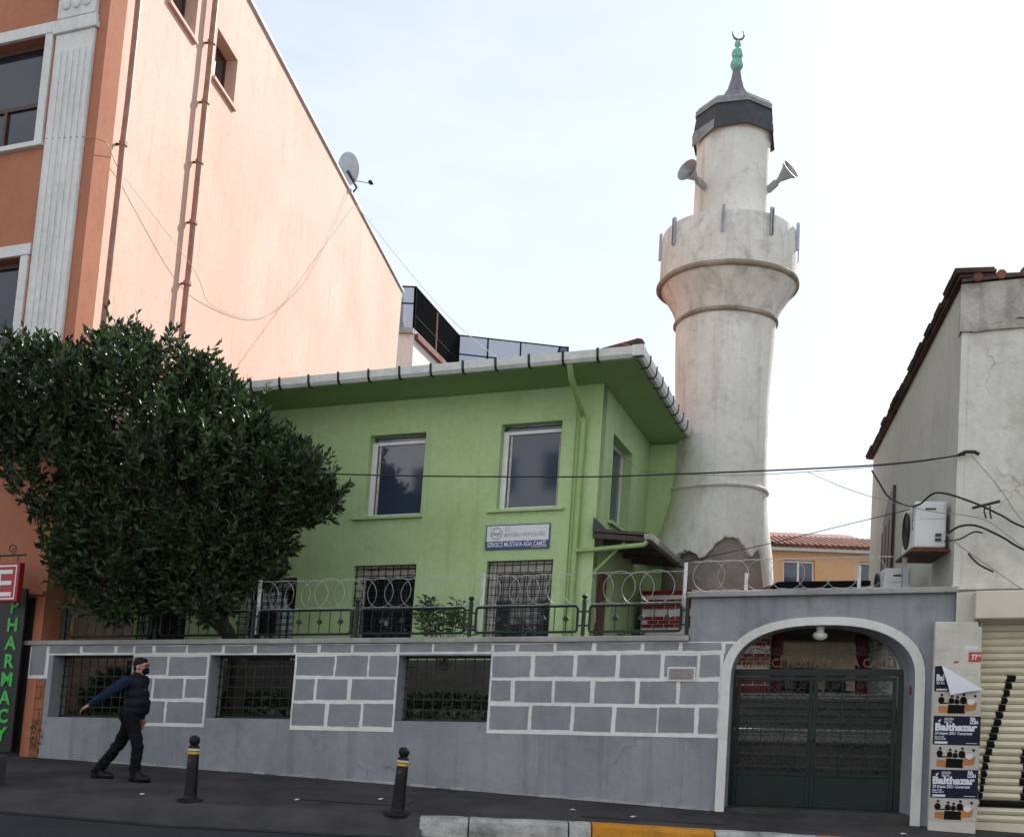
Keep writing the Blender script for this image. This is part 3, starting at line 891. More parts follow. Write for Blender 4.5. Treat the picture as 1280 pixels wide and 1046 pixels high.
mb = MB(); mb.box(W, 2.0, 2.448, -.6, 1.05, -6, -.46)
tag(mb.build('yard_wall', 'stair_stone'), 'low dark wall along the left side of the stairs', 'wall')
# pale wall on the right of the stair, with its handrail
rw_ = MB(); rw_.box(W, 5.04, 5.30, -.6, 2.55, -5.2, -.46)
tag(rw_.build('stair_wall', 'white_trim'), 'pale wall along the right side of the stairs behind the gate', 'wall')
hr = MB(); hr.tube([W.p(4.93, .85, -1.3), W.p(4.93, 1.62, -3.3), W.p(4.93, 1.95, -4.3)], .02, 8)
hrl = tag(hr.build('handrail', 'galvanised', smooth=True), 'steel handrail rising along the pale stair wall', 'handrail')
for q in ((.95, -1.5), (1.55, -3.1)):
    mb = MB(); mb.tube([W.p(4.93, q[0] - .04, q[1]), W.p(5.04, q[0] - .10, q[1])], .01, 6)
    mb.build('bracket', 'galvanised', hrl)
# porch at the back of the yard
YY = W.p(0, YV, 0).z
porch = thing('mosque_porch', 'shaded cream porch with red posts at the top of the stairs', 'porch', (6.0, 20.6, 1.9))
mb = MB(); mb.box(G, 3.9, 8.2, 1.3, 4.2, -22.2, -22.0)
mb.build('back_wall', 'cream_render', porch)
mb = MB(); mb.box(G, 3.9, 8.4, 3.02, 3.18, -22.3, -18.6)
mb.build('porch_roof', 'wood_grey', porch)
for x in (5.02, 6.60):
    mb = MB(); mb.box(G, x - .085, x + .085, 1.5, 3.018, -20.09, -19.92)
    mb.build('post', 'red_paint', porch, bevel=.01)
for i in range(7):
    mb = MB(); mb.box(G, 5.11, 6.51, 2.50 + i * .05, 2.544 + i * .05, -20.02 - (i % 2) * .003, -20.0)
    mb.build('slat', 'cream_render', porch)
for x0, x1, m_ in ((5.15, 5.55, 'pane_blue'), (5.9, 6.3, 'brown_wood')):
    mb = MB(); mb.box(G, x0, x1, 1.9, 2.45, -21.99, -21.95)
    mb.build('window' if m_ == 'pane_blue' else 'door', m_, porch)
for x in (5.2, 5.8, 6.4):
    mb = MB(); mb.box(G, x - .22, x + .22, 1.95, 2.0, -20.9, -20.5); mb.box(G, x - .02, x + .02, 1.6, 1.95, -20.72, -20.68)
    mb.box(G, x - .2, x + .2, 2.0, 2.35, -20.92, -20.88)
    b_ = mb.build('bench', 'wood_grey', porch)

# ------------------------------------------------------------------ green house
house = thing('green_house', 'two storey green rendered house with wide eaves behind the grey wall', 'house', H.p(-2.5, -.4, -2))
HOLES = [(-.51, .555, 3.135, 4.595), (-2.955, -1.885, 3.115, 4.56), (-5.19, -4.10, 3.12, 4.60), (-7.4, -6.3, 3.12, 4.6),
         (-.60, .555, .86, 2.26), (-3.06, -1.885, .86, 2.25), (-5.34, -4.165, .30, 2.07), (-7.5, -6.4, .86, 2.07)]
wall_holes(H, -9.0, 1.23, -1.5, 5.16, HOLES, -.32, 0).build('front_wall', 'green_render', house, weld=True)
SH = [(.92, 2.55, 3.04, 4.56), (.25, 1.45, -.3, 2.12)]
wall_holes(HS, .002, 4.22, -1.5, 5.16, SH, -.32, 0).build('side_wall', 'green_render', house, weld=True)
mb = MB(); mb.box(H, .95, 3.4, -1.5, 5.15, -4.5, -4.222)
mb.build('return_wall', 'green_render', house)
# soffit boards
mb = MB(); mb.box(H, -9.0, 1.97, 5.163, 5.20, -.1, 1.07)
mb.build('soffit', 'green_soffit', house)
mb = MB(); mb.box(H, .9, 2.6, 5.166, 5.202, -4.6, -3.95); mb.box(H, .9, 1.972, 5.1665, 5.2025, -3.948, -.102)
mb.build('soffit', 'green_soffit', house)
# hipped roof
mb = MB()
A, B, C_, D_ = H.p(-9, 5.28, 1.16), H.p(2.06, 5.28, 1.16), H.p(2.06, 5.28, -6.6), H.p(-9, 5.28, -6.6)
E_, F_ = H.p(-9, 6.3, -2.7), H.p(-1.4, 6.3, -2.7)
mb.add([A, B, C_, D_, E_, F_], [(0, 1, 5, 4), (1, 2, 5), (2, 3, 4, 5), (0, 4, 3), (3, 2, 1, 0)])
roof = mb.build('roof', 'roof_tile', house)
def eave_tiles(P0, P1, back, n, m_='roof_tile'):
    """row of half-round tiles showing over the eave"""
    P0, P1 = Vector(P0), Vector(P1)
    for i in range(n):
        c = lerp(P0, P1, (i + .5) / n)
        r_ = (P1 - P0).length / n * .5
        d = (P1 - P0).normalized()
        mb = MB()
        vs = []
        for t in (0, 1):
            for k in range(6):
                a = math.pi * k / 5
                vs.append(c + d * (r_ * .98 * math.cos(a)) + Vector((0, 0, r_ * .55 * math.sin(a) + t * .12)) + Vector(back) * t + Vector((0, 0, random.uniform(-.004, .004))))
        mb.add(vs, [(k, k + 1, 6 + k + 1, 6 + k) for k in range(5)] + [(0, 1, 2, 3, 4, 5)])
        mb.build('tile', m_, roof)
eave_tiles(H.p(-5.2, 5.29, 1.18), H.p(2.0, 5.29, 1.18), -_N * .4, 42)
eave_tiles(H.p(2.08, 5.29, 1.1), H.p(2.08, 5.29, -4.1), -_U * .35, 30)
mb = MB()
mb.tube([H.p(2.02, 5.38, 1.1), H.p(1.0, 5.63, .0), H.p(.0, 5.9, -1.2)], .10, 8)
mb.build('ridge_tile', 'roof_tile_dark', roof, smooth=True)
# box gutters with black straps
def gutter(P, d, n, seg, out):
    for i in range(n):
        a, b = P + d * (seg * i + .015), P + d * (seg * (i + 1) - .015)
        mb = MB()
        prof = [(0, .165), (0, .03), (.03, 0), (.085, 0), (.125, .05), (.135, .165)]
        prof2 = [(q[0] * .93 + .004, q[1] * .95 + .012) for q in prof[::-1]]
        pr = prof + prof2
        vs = [x + out * q[0] + Vector((0, 0, q[1])) for x in (a, b) for q in pr]
        m = len(pr)
        mb.add(vs, [(k, (k + 1) % m, m + (k + 1) % m, m + k) for k in range(m)] + [tuple(range(m)), tuple(range(2 * m - 1, m - 1, -1))])
        mb.build('gutter', 'gutter_paint', house)
        mb = MB()
        c = P + d * (seg * i)
        pr = [(-.012, .19), (-.012, -.012), (.09, -.014), (.14, .045), (.15, .185)]
        vs = []
        for off in (-.018, .018):
            for q in pr: vs.append(c + d * off + out * q[0] + Vector((0, 0, q[1])))
            for q in pr[::-1]: vs.append(c + d * off + out * (q[0] * .9) + Vector((0, 0, q[1] * .95 + .01)))
        m = 10
        mb.add(vs, [(k, (k + 1) % m, m + (k + 1) % m, m + k) for k in range(m)] + [tuple(range(m)), tuple(range(2 * m - 1, m - 1, -1))])
        mb.build('gutter_strap', 'black_iron', house)
Un = Vector((_U.x, _U.y, _U.z))
gutter(H.p(-6.35, 5.165, 1.075), Un, 15, .5533, _N)
gutter(H.p(1.975, 5.165, 1.18), -_N, 9, .56, Un)
mb = MB(); mb.box(H, 1.93, 2.12, 5.17, 5.345, 1.075, 1.225)
mb.build('gutter_corner', 'gutter_paint', house, bevel=.01)
# windows
def house_window(F, u0, u1, v0, v1, pane, style, dep=.2):
    wdw = MB()
    fw = .055
    if style == 'pvc_left':      # frame sits askew: thick white jamb on the left
        wdw.box(F, u0 + .004, u0 + .10, v0 + .004, v1 - .10, -dep, -dep + .07)
        wdw.box(F, u1 - .035, u1 - .004, v0 + .004, v1 - .10, -dep, -dep + .055)
        wdw.box(F, u0 + .102, u1 - .037, v1 - .16, v1 - .102, -dep, -dep + .06)
        wdw.box(F, u0 + .102, u1 - .037, v0 + .004, v0 + .05, -dep, -dep + .06)
    else:
        wdw.box(F, u0 + .004, u0 + fw, v0 + .004, v1 - .004, -dep, -dep + .06)
        wdw.box(F, u1 - fw, u1 - .004, v0 + .004, v1 - .004, -dep, -dep + .06)
        wdw.box(F, u0 + fw + .002, u1 - fw - .002, v1 - fw, v1 - .004, -dep, -dep + .06)
        wdw.box(F, u0 + fw + .002, u1 - fw - .002, v0 + .004, v0 + fw, -dep, -dep + .06)
        if style == 'mullion':
            c = (u0 + u1) / 2
            wdw.box(F, c - .03, c + .03, v0 + fw + .002, v1 - fw - .002, -dep, -dep + .05)
    w_ = wdw.build('window', 'pvc_white' if style != 'old' else 'old_frame', house, bevel=.005)
    p = MB(); p.box(F, u0 + .02, u1 - .02, v0 + .02, v1 - .02, -dep + .012, -dep + .025)
    p.build('pane', pane, w_)
    if style == 'pvc_left':      # sash frame just inside
        p = MB(); a, b, c, d = u0 + .13, u1 - .05, v0 + .06, v1 - .18
        p.box(F, a, a + .035, c, d, -dep + .026, -dep + .045)
        p.build('sash', 'old_frame', w_)
        p = MB(); p.box(F, b - .02, b, c, d, -dep + .026, -dep + .045)
        p.build('sash', 'old_frame', w_)
        m_ = MB(); m_.box(F, u0 + .11, u1 - .045, v1 - .10, v1 - .004, -dep - .02, -dep + .02)
        m_.build('shutter_box', 'old_frame', w_)
    return w_
house_window(H, *HOLES[0], 'pane_film', 'pvc_left')
house_window(H, *HOLES[1], 'pane_blue', 'pvc_left')
w_ = house_window(H, *HOLES[2], 'curtain_pink', 'old')
house_window(H, *HOLES[3], 'pane_dark', 'old')
for h in (HOLES[4], HOLES[5], HOLES[6], HOLES[7]):
    w_ = house_window(H, *h, 'pane_dark', 'old', .22)
    g = MB()
    nb = 8
    for i in range(nb + 1):
        u = h[0] + .03 + (h[1] - h[0] - .06) * i / nb
        g.box(H, u - .007, u + .007, h[2] + .01, h[3] - .01, -.06, -.046)
    k = h[2] + .08
    while k < h[3]:
        g.box(H, h[0] + .01, h[1] - .01, k - .007, k + .007, -.045, -.034); k += .125
    g.build('grille', 'black_iron', w_)
    # light inner frame seen through the bars
    g = MB()
    g.box(H, h[0] + .07, h[0] + .16, h[2] + .02, h[3] - .02, -.19, -.15)
    g.box(H, h[0] + .165, h[1] - .07, h[3] - .20, h[3] - .07, -.19, -.15)
    g.build('inner_frame', 'old_frame', w_)
house_window(HS, *SH[0], 'pane_film', 'mullion', .24)
for F, u0, u1, v in ((H, -.66, .68, 3.13), (H, -3.16, -1.84, 3.11), (H, -5.4, -4.0, 3.115), (HS, .86, 2.62, 3.035)):
    mb = MB(); mb.box(F, u0, u1, v - .055, v - .002, -.05, .075)
    mb.build('sill', 'green_render', house, bevel=.006)
# red-brown side door with its notice
mb = MB(); mb.box(HS, .254, 1.446, -.29, 2.116, -.14, -.09)
dr = mb.build('door', 'door_red', house)
for u0, u1, v0, v1 in ((.34, .80, 1.15, 2.0), (.90, 1.36, 1.15, 2.0), (.34, .80, 0, 1.0), (.90, 1.36, 0, 1.0)):
    mb = MB(); mb.box(HS, u0, u1, v0, v1, -.088, -.07); mb.build('door_panel', 'door_red', dr, bevel=.012)
mb = MB(); mb.box(HS, .52, .72, 1.25, 1.50, -.069, -.066); mb.build('notice', 'paper_scrap', dr)
# rain pipe: swan neck from the gutter, then down the front near the corner
mb = MB()
mb.tube([H.p(.935, 5.17, 1.12), H.p(.935, 4.98, .98), H.p(.935, 4.62, .12), H.p(.935, 4.5, .075)], .058, 4)
mb.build('downpipe', 'downpipe_green', house, smooth=True)
mb = MB(); mb.tube([H.p(.935, 4.52, .075), H.p(.925, 2.5, .075), H.p(.92, -.5, .075)], .060, 10)
dp = mb.build('downpipe', 'downpipe_green', house, smooth=True)
for v in (4.0, 2.7, 1.4):
    mb = MB(); mb.lathe(H.p(.93, v, .075), [(.062, 0), (.062, .03)], 10, axis=_V); mb.build('pipe_clip', 'downpipe_green', dp)
mb = MB(); mb.tube([H.p(.80, 5.05, .01), H.p(.80, -.5, .01)], .008, 5)
mb.build('conduit', 'downpipe_green', house)
# canopy over the side door
mb = MB()
mb.prism(H, [(1.24, 2.66), (2.18, 2.56), (2.18, 2.60), (1.24, 2.72)], -3.2, .22)
cn = mb.build('canopy', 'wood_grey', house)
mb = MB(); mb.prism(H, [(1.235, 2.72), (1.45, 2.70), (1.24, 2.90)], -.02, .2); mb.build('flashing', 'lead_sheet', cn)
for w in (.16, -.6, -1.4, -2.2, -3.0):
    mb = MB(); mb.prism(H, [(1.24, 2.56), (2.12, 2.47), (2.12, 2.545), (1.24, 2.645)], w - .03, w + .03); mb.build('rafter', 'wood_grey', cn)
mb = MB(); mb.prism(H, [(2.10, 2.49), (2.20, 2.49), (2.22, 2.585), (2.09, 2.585)], -3.3, .26); mb.build('canopy_gutter', 'lead_edge', cn, bevel=.008)
mb = MB(); mb.tube([H.p(.95, 2.37, .10), H.p(1.30, 2.375, .16), H.p(2.09, 2.42, .2), H.p(2.14, 2.47, .2)], .04, 8)
mb.build('drain_pipe', 'downpipe_green', cn, smooth=True)
mb = MB(); mb.tube([H.p(1.25, 2.0, .05), H.p(1.75, 2.5, .05)], .022, 6); mb.build('strut', 'downpipe_green', cn)

mb = MB(); mb.box(H, -8.98, 1.21, -1.5, .60, .004, .03); mb.build('shade_slab', 'stair_stone', house)  # dark slab added along the house foot, standing in for shade behind the openings

# name board
sg = MB(); sg.box(H, -.645, .475, 2.445, 2.865, .01, .035)
sign = tag(sg.build('name_board', 'sign_blue', bevel=.004), 'white and blue name board of the mosque on the green house between its storeys', 'sign')
mb = MB(); mb.box(H, -.625, .455, 2.585, 2.845, .0355, .038); mb.build('board_face', 'sign_white', sign)
mb = MB()
mb.tube(arc(H, -.455, 2.713, .10, 0, 2 * math.pi, 28, .0385)[:-1], .004, 4, closed=True)
mb.tube(arc(H, -.455, 2.713, .085, 0, 2 * math.pi, 28, .0385)[:-1], .003, 4, closed=True)
mb.tube([H.p(-.535, 2.70, .0385), H.p(-.375, 2.70, .0385)], .005, 4)
for c in (-.50, -.455, -.41):
    mb.tube(arc(H, c, 2.702, .02, 0, math.pi, 8, .0385), .005, 4)
for c in (-.50, -.41):
    mb.tube([H.p(c, 2.70, .0385), H.p(c, 2.75, .0385)], .004, 4)
mb.tube(arc(H, -.455, 2.70, .03, math.pi, 2 * math.pi, 8, .0385), .004, 4)
mb.build('emblem', 'sign_ink', sign)
text_mesh('T.C.', .085, H, -.31, 2.745, .0382, 'sign_ink', sign, 'lettering', depth=.0006, fit=.10)
text_mesh('BEYOĞLU MÜFTÜLÜĞÜ', .085, H, -.31, 2.655, .0382, 'sign_ink', sign, 'lettering', depth=.0006, fit=.71)
text_mesh('SİRKECİ MUSTAFA AĞA CAMİİ', .108, H, -.605, 2.492, .0352, 'sign_letter', sign, 'lettering', depth=.0008, fit=1.02, bold=.0009)
text_mesh('KURULUŞ VE HİZMETE GİRİŞ', .03, H, .17, 2.463, .0352, 'sign_letter', sign, 'lettering', depth=.0006, fit=.26)
for u in (-.56, .39):
    mb = MB(); mb.lathe(H.p(u, 2.815, .038), [(.009, 0), (.009, .006)], 8, axis=_N); mb.build('screw', 'black_iron', sign)

# ------------------------------------------------------------------ minaret
K = 1.178
def zz(z): return 1.6 + (z - 1.6) * K
MX, MY = 4.075, 21.2
MAX = Vector((0.021, 0.0, 1.0)).normalized()
def mbase(z): return Vector((MX + 0.021 * (z - 5.9), MY, z))
MO = mbase(0)
minaret = thing('minaret', 'stout cream rendered minaret with balcony and lead cap beside the green house', 'minaret', mbase(3.6))
def prof(l): return [(r_ * K, zz(z)) for r_, z in l]
def mlathe(name, pr, mat, parent=minaret, n=48, smooth=True):
    mb = MB(); mb.lathe(MO, pr, n, axis=MAX)
    return mb.build(name, mat, parent, smooth=smooth)
# stone core and the stucco skin with its broken lower edge
mlathe('core', prof([(.925, 3.3), (.90, 4.07), (.82, 4.63)]), 'bare_stone')
BR = [(-180, 4.2), (-90, 4.35), (-52, 4.30), (-45, 4.44), (-38, 4.57), (-31, 4.50), (-25, 4.40), (-19, 4.44), (-13, 4.62), (-7, 4.76), (0, 4.83), (7, 4.84), (13, 4.78), (18, 4.66), (23, 4.53),
      (28, 4.48), (32, 4.58), (36, 4.64), (40, 4.60), (43, 4.46), (46, 4.2), (49, 3.9), (55, 3.7), (90, 3.6), (180, 4.2)]
def brk(a):
    for (a0, z0), (a1, z1) in zip(BR, BR[1:]):
        if a0 <= a <= a1: return z0 + (z1 - z0) * (a - a0) / (a1 - a0)
    return 4.0
SKIN = prof([(.985, 3.45), (.98, 3.75), (.96, 4.07), (.92, 4.35), (.875, 4.63), (.835, 4.95), (.812, 5.2), (.79, 5.6), (.79, 6.02), (.80, 6.6), (.822, 7.2), (.84, 7.9), (.85, 8.18)])
def skin_r(z):
    for (r0, z0), (r1, z1) in zip(SKIN, SKIN[1:]):
        if z <= z1: return r0 + (r1 - r0) * (z - z0) / (z1 - z0)
    return SKIN[-1][0]
n = 160
ztop = SKIN[-1][1]
LV = 26
vs, fs = [], []
rnd = random.Random(4)
for j in range(n):
    an = 360.0 * j / n - 180          # 0 = facing the street
    zb = brk(an) + (rnd.uniform(-.03, .03) if -60 < an < 50 else 0)
    t_ = R(an) - math.pi / 2
    d = Vector((math.cos(t_), math.sin(t_), 0))
    lf_ = max(0.0, -math.sin(R(an)))
    col_ = []
    b = mbase(zb)
    ex = .34 * lf_ * max(0.0, (5.75 - zb) / 1.6) ** 1.6
    col_.append(b + d * (skin_r(zb) + ex - .14))
    col_.append(b + d * (skin_r(zb) + ex - .012))
    for i in range(LV + 1):
        z = zb + .012 + (ztop - zb - .012) * i / LV
        col_.append(mbase(z) + d * (skin_r(z) + .34 * lf_ * max(0.0, (5.75 - z) / 1.6) ** 1.6 + .010 * math.sin(z * 1.9 + an * .03) + rnd.uniform(-.002, .002)))
    vs += col_
m = LV + 3
for j in range(n):
    j2 = (j + 1) % n
    for i in range(m - 1):
        fs.append((j * m + i, j2 * m + i, j2 * m + i + 1, j * m + i + 1))
mb = MB(); mb.add(vs, fs); mb.build('shaft', 'minaret_stucco', minaret, smooth=True)
def ring(z, r_, t, mat='minaret_band'):
    zc = zz(z)
    pts = [mbase(zc + .012 * math.sin(3 * a + z)) + Vector((math.cos(a), math.sin(a), 0)) * (r_ * K + .006 * math.sin(7 * a)) for a in [2 * math.pi * i / 56 for i in range(56)]]
    mb = MB(); mb.tube(pts, t, 8, closed=True); mb.build('moulding', mat, minaret, smooth=True)
ring(5.23, .825, .040, 'minaret_stucco')
ring(8.19, .862, .048)
mlathe('flare', prof([(.845, 8.18), (.87, 8.26), (.905, 8.38), (.96, 8.50), (1.035, 8.62), (1.10, 8.72), (1.15, 8.80), (1.17, 8.84)]), 'minaret_worn', n=64)
ring(8.85, 1.18, .058)
mlathe('balcony', prof([(1.15, 8.86), (1.175, 8.87), (1.17, 9.3), (1.16, 9.74), (1.145, 9.76), (1.06, 9.76), (1.05, 9.70), (1.04, 9.05), (.5, 9.05)]), 'minaret_worn', n=64)
mlathe('upper_shaft', prof([(.645, 9.04), (.642, 10.2), (.635, 11.6)]), 'minaret_stucco')
# polygonal cap: ragged board skirt, lead band, pale rim, flat roof, spire
def poly_ring(r_, z, k=8, rot=-math.pi / 2 + .12):
    return [mbase(zz(z)) + Vector((math.cos(2 * math.pi * i / k + rot), math.sin(2 * math.pi * i / k + rot), 0)) * (r_ * K) for i in range(k)]
def poly_loft(name, rings, mat, k=8, cap=False, parent=minaret):
    mb = MB()
    vs = [p for r_ in rings for p in r_]
    fs = [(i * k + j, i * k + (j + 1) % k, (i + 1) * k + (j + 1) % k, (i + 1) * k + j) for i in range(len(rings) - 1) for j in range(k)]
    if cap: fs += [tuple(range((len(rings) - 1) * k, len(rings) * k))]
    mb.add(vs, fs)
    return mb.build(name, mat, parent)
cap = poly_loft('cap', [poly_ring(.62, 11.58), poly_ring(.735, 11.52), poly_ring(.72, 11.72), poly_ring(.69, 11.91), poly_ring(.60, 11.92)], 'lead_sheet')
mlathe('cornice', prof([(.632, 11.46), (.66, 11.50), (.675, 11.56), (.60, 11.58)]), 'cream_render', n=40)
for i in range(8):      # loose boards under the skirt
    a0, a1 = poly_ring(.755, 11.50)[i], poly_ring(.755, 11.50)[(i + 1) % 8]
    b0, b1 = poly_ring(.74, 11.62)[i], poly_ring(.74, 11.62)[(i + 1) % 8]
    dz = Vector((0, 0, [-.03, -.10, -.05, .0, -.03, .0, -.16, -.06][i]))
    mb = MB(); ctr = mbase(zz(11.4))
    inn = [(p - ctr) * -.02 for p in (a0, a1, b1, b0)]
    mb.add([a0 + dz, a1 + dz * .3, b1, b0, a0 + dz + inn[0], a1 + dz * .3 + inn[1], b1 + inn[2], b0 + inn[3]], [(0, 1, 2, 3), (7, 6, 5, 4), (0, 4, 5, 1), (1, 5, 6, 2), (2, 6, 7, 3), (3, 7, 4, 0)])
    mb.build('skirt_board', ['lead_sheet', 'lead_sheet', 'lead_edge', 'lead_sheet'][i % 4], cap)
poly_loft('rim', [poly_ring(.60, 11.915), poly_ring(.715, 11.915), poly_ring(.71, 12.0), poly_ring(.66, 12.07), poly_ring(.40, 12.15)], 'lead_edge', parent=cap)
poly_loft('cap_roof', [poly_ring(.665, 12.068), poly_ring(.42, 12.20), poly_ring(.24, 12.34), poly_ring(.15, 12.50), poly_ring(.10, 12.68), poly_ring(.07, 12.86)], 'spire_lead', cap=True, parent=cap)
al = MB()
al.lathe(MO, prof([(.05, 12.85), (.07, 12.87), (.105, 12.92), (.12, 12.97), (.105, 13.03), (.06, 13.075), (.085, 13.10), (.105, 13.16), (.09, 13.23), (.035, 13.285), (.03, 13.30), (.055, 13.33), (.062, 13.365), (.045, 13.41), (.012, 13.44), (.010, 13.46)]), 24, axis=MAX)
fin = al.build('finial', 'verdigris', minaret, smooth=True)
mb = MB()
cc = mbase(zz(13.545))
pts, rad = [], []
for i in range(25):
    a = R(-90 - 128 + 256 * i / 24 + 12)
    pts.append(cc + Vector((math.cos(a) * .125, .02 * math.cos(a), math.sin(a) * .125)))
    rad.append(.004 + .020 * math.sin(math.pi * i / 24) ** .8)
mb.tube(pts, rad, 6)
mb.build('crescent', 'gilt_dark', fin, smooth=True)
# short channel posts round the balcony
for deg in (-95, -62, -16, 24, 63, 88, 130, 180, 230):
    t_ = R(deg) - math.pi / 2
    d = Vector((math.cos(t_), math.sin(t_), 0)); s = Vector((-d.y, d.x, 0))
    F = Frame(mbase(zz(9.36)) + d * (1.165 * K), s, MAX, d)
    mb = MB()
    mb.box(F, -.035, .035, 0, .56, .002, .014); mb.box(F, -.035, -.021, 0, .56, .016, .06); mb.box(F, .021, .035, 0, .56, .016, .06)
    mb.build('channel_post', 'galvanised', minaret)
# striped base of brick and plaster under a red cornice
base = MB()
base.box(H, 1.42, 3.85, -1.5, 1.98, -6.0, -3.32)
bs = base.build('base_block', 'white_trim', minaret)
mb = MB(); mb.box(H, 1.36, 3.92, 1.985, 2.07, -6.06, -3.26); mb.build('base_cornice', 'red_paint', minaret, bevel=.01)
mb = MB(); mb.box(H, 1.40, 3.88, 1.90, 1.983, -6.03, -3.29); mb.build('base_band', 'white_trim', minaret)
v = .30
gidx = 0
while v < 1.86:
    for r_ in range(3):
        u = 1.43 + (.11 if r_ % 2 else 0)
        while u < 3.80:
            mb = MB(); mb.box(H, u + .006, min(u + .205, 3.845), v + .005, v + .068, -3.33, -3.305 + random.uniform(-.003, .003))
            mb.build('brick', 'red_brick', bs)
            u += .214
        v += .073
    v += .135
mb = MB(); mb.box(H, 3.0, 3.86, -.6, .28, -3.325, -3.30); mb.build('plinth_paint', 'red_paint', minaret)

# loudspeakers
def horn(label, root, tip, up):
    d = (Vector(tip) - Vector(root)).normalized()
    L = (Vector(tip) - Vector(root)).length
    t = thing('loudspeaker', label, 'loudspeaker', root, 'horn loudspeakers on the minaret')
    mb = MB(); mb.lathe(root, [(.06, 0), (.075, .02), (.075, L * .38), (.05, L * .42), (.05, L * .5), (.085, L * .62), (.14, L * .82), (.22, L * .97), (.235, L), (.225, L * 1.0), (.13, L * .8), (.07, L * .6), (0, L * .58)], 28, axis=d)
    mb.build('horn', 'grey_horn', t, smooth=True)
    mb = MB(); mb.lathe(root, [(.028, L * .55), (.035, L * .8), (.02, L * .86), (0, L * .87)], 12, axis=d); mb.build('driver_cone', 'horn_inside', t, smooth=True)
    mb = MB(); mb.tube([Vector(root) + d * .1, Vector(root) - d * .16 + Vector((0, .1, -.12))], .018, 6); mb.build('bracket', 'galvanised', t)
horn('left one of two grey horn loudspeakers on the upper minaret shaft, mouth towards the street', (3.56, 20.72, 12.06), (3.14, 20.32, 12.20), 0)
horn('right one of two grey horn loudspeakers on the upper minaret shaft, mouth turned right', (4.88, 20.90, 12.12), (5.26, 20.50, 12.40), 0)

# ------------------------------------------------------------------ apartment house on the left
_VA = Vector((0.036 * math.cos(TH), -0.036 * math.sin(TH), 1.0))
AF = Frame(W.p(-7.99, 0), _U, _VA, _N)                                   # its street front, u < 0
AS = Frame(AF.O, (.0975, .9952, .010), _VA, (.9952, -.0975, 0))          # its bare side wall, u = depth
apt = thing('apartment_house', 'tall orange and pink apartment house with white pilaster on the left', 'building', AF.p(-3, .2, -6))
AH = [(-2.95, -1.235, 10.50, 12.38), (-2.95, -1.235, 6.50, 8.52), (-2.95, -1.235, 14.5, 16.0), (-5.6, -3.9, 10.5, 12.38), (-5.6, -3.9, 6.5, 8.52)]
wall_holes(AF, -8, 0, -.5, 16.6, AH, -.4, 0).build('front_wall', 'orange_render', apt, weld=True)
ASH = [(4.25, 5.42, 13.98, 15.05), (2.02, 3.22, 14.12, 15.25)]
wall_holes(AS, .402, 23, -.5, 16.6, ASH, -.4, 0).build('side_wall', 'pink_render', apt, weld=True)
mb = MB(); mb.box(AS, .14, .40, -.5, 16.6, -.30, -.003); mb.build('corner', 'pink_render', apt)
mb = MB(); mb.box(AS, -.05, 23.1, 16.603, 16.68, -.5, .06); mb.build('parapet_cap', 'white_trim', apt)
mb = MB(); mb.box(AS, 0.5, 22.9, 16.0, 16.2, -8, -.42); mb.build('roof', 'concrete', apt)
mb = MB(); mb.box(AS, 22.6, 23, -.5, 16.6, -8, -.42); mb.build('rear_wall', 'pink_render', apt)
for h in AH:
    u0, u1, v0, v1 = h
    fr = MB()
    fr.box(AF, u1 + .004, u1 + .165, v0 - .02, v1 + .003, -.02, .045)
    fr.box(AF, u0 - .165, u0 - .004, v0 - .02, v1 + .003, -.02, .045)
    fr.box(AF, u0 - .22, u1 + .20, v1 + .005, v1 + .20, -.02, .055)
    fr.box(AF, u0 - .25, u1 + .22, v0 - .11, v0 - .022, -.05, .10)
    s_ = fr.build('window', 'white_trim', apt, bevel=.01)
    fr = MB()
    d = -.22
    for a, b, c, e in ((u0 + .004, u0 + .07, v0 + .004, v1 - .004), (u1 - .07, u1 - .004, v0 + .004, v1 - .004), (u0 + .072, u1 - .072, v1 - .09, v1 - .004),
                       (u0 + .072, u1 - .072, v0 + .004, v0 + .07), (u0 + .072, u1 - .072, v0 + (v1 - v0) * .40, v0 + (v1 - v0) * .40 + .07), ((u0 + u1) / 2 - .03, (u0 + u1) / 2 + .03, v0 + .072, v0 + (v1 - v0) * .4 - .002)):
        fr.box(AF, a, b, c, e, d, d + .06)
    fr.build('sash', 'brown_wood', s_)
    fr = MB(); fr.box(AF, u0 + .01, u1 - .01, v0 + .01, v1 - .01, d + .01, d + .02); fr.build('pane', 'pane_dark', s_)
for u0, u1, v0, v1 in ASH:
    fr = MB(); fr.box(AS, u0 - .06, u1 + .04, v0 - .07, v0 - .003, -.1, .07)
    s_ = fr.build('window', 'pink_render', apt)
    fr = MB(); fr.box(AS, u0 + .004, u1 - .004, v0 + .004, v0 + .06, -.3, -.25); fr.box(AS, u0 + .004, u1 - .004, v1 - .06, v1 - .004, -.3, -.25)
    fr.box(AS, u0 + .004, u0 + .06, v0 + .062, v1 - .062, -.3, -.25); fr.box(AS, u1 - .06, u1 - .004, v0 + .062, v1 - .062, -.3, -.25)
    fr.box(AS, (u0 + u1) / 2 - .03, (u0 + u1) / 2 + .03, v0 + .062, v1 - .062, -.3, -.25)
    fr.build('sash', 'brown_wood', s_)
    fr = MB(); fr.box(AS, u0 + .02, u1 - .02, v0 + .02, v1 - .02, -.285, -.275); fr.build('pane', 'pane_dark', s_)
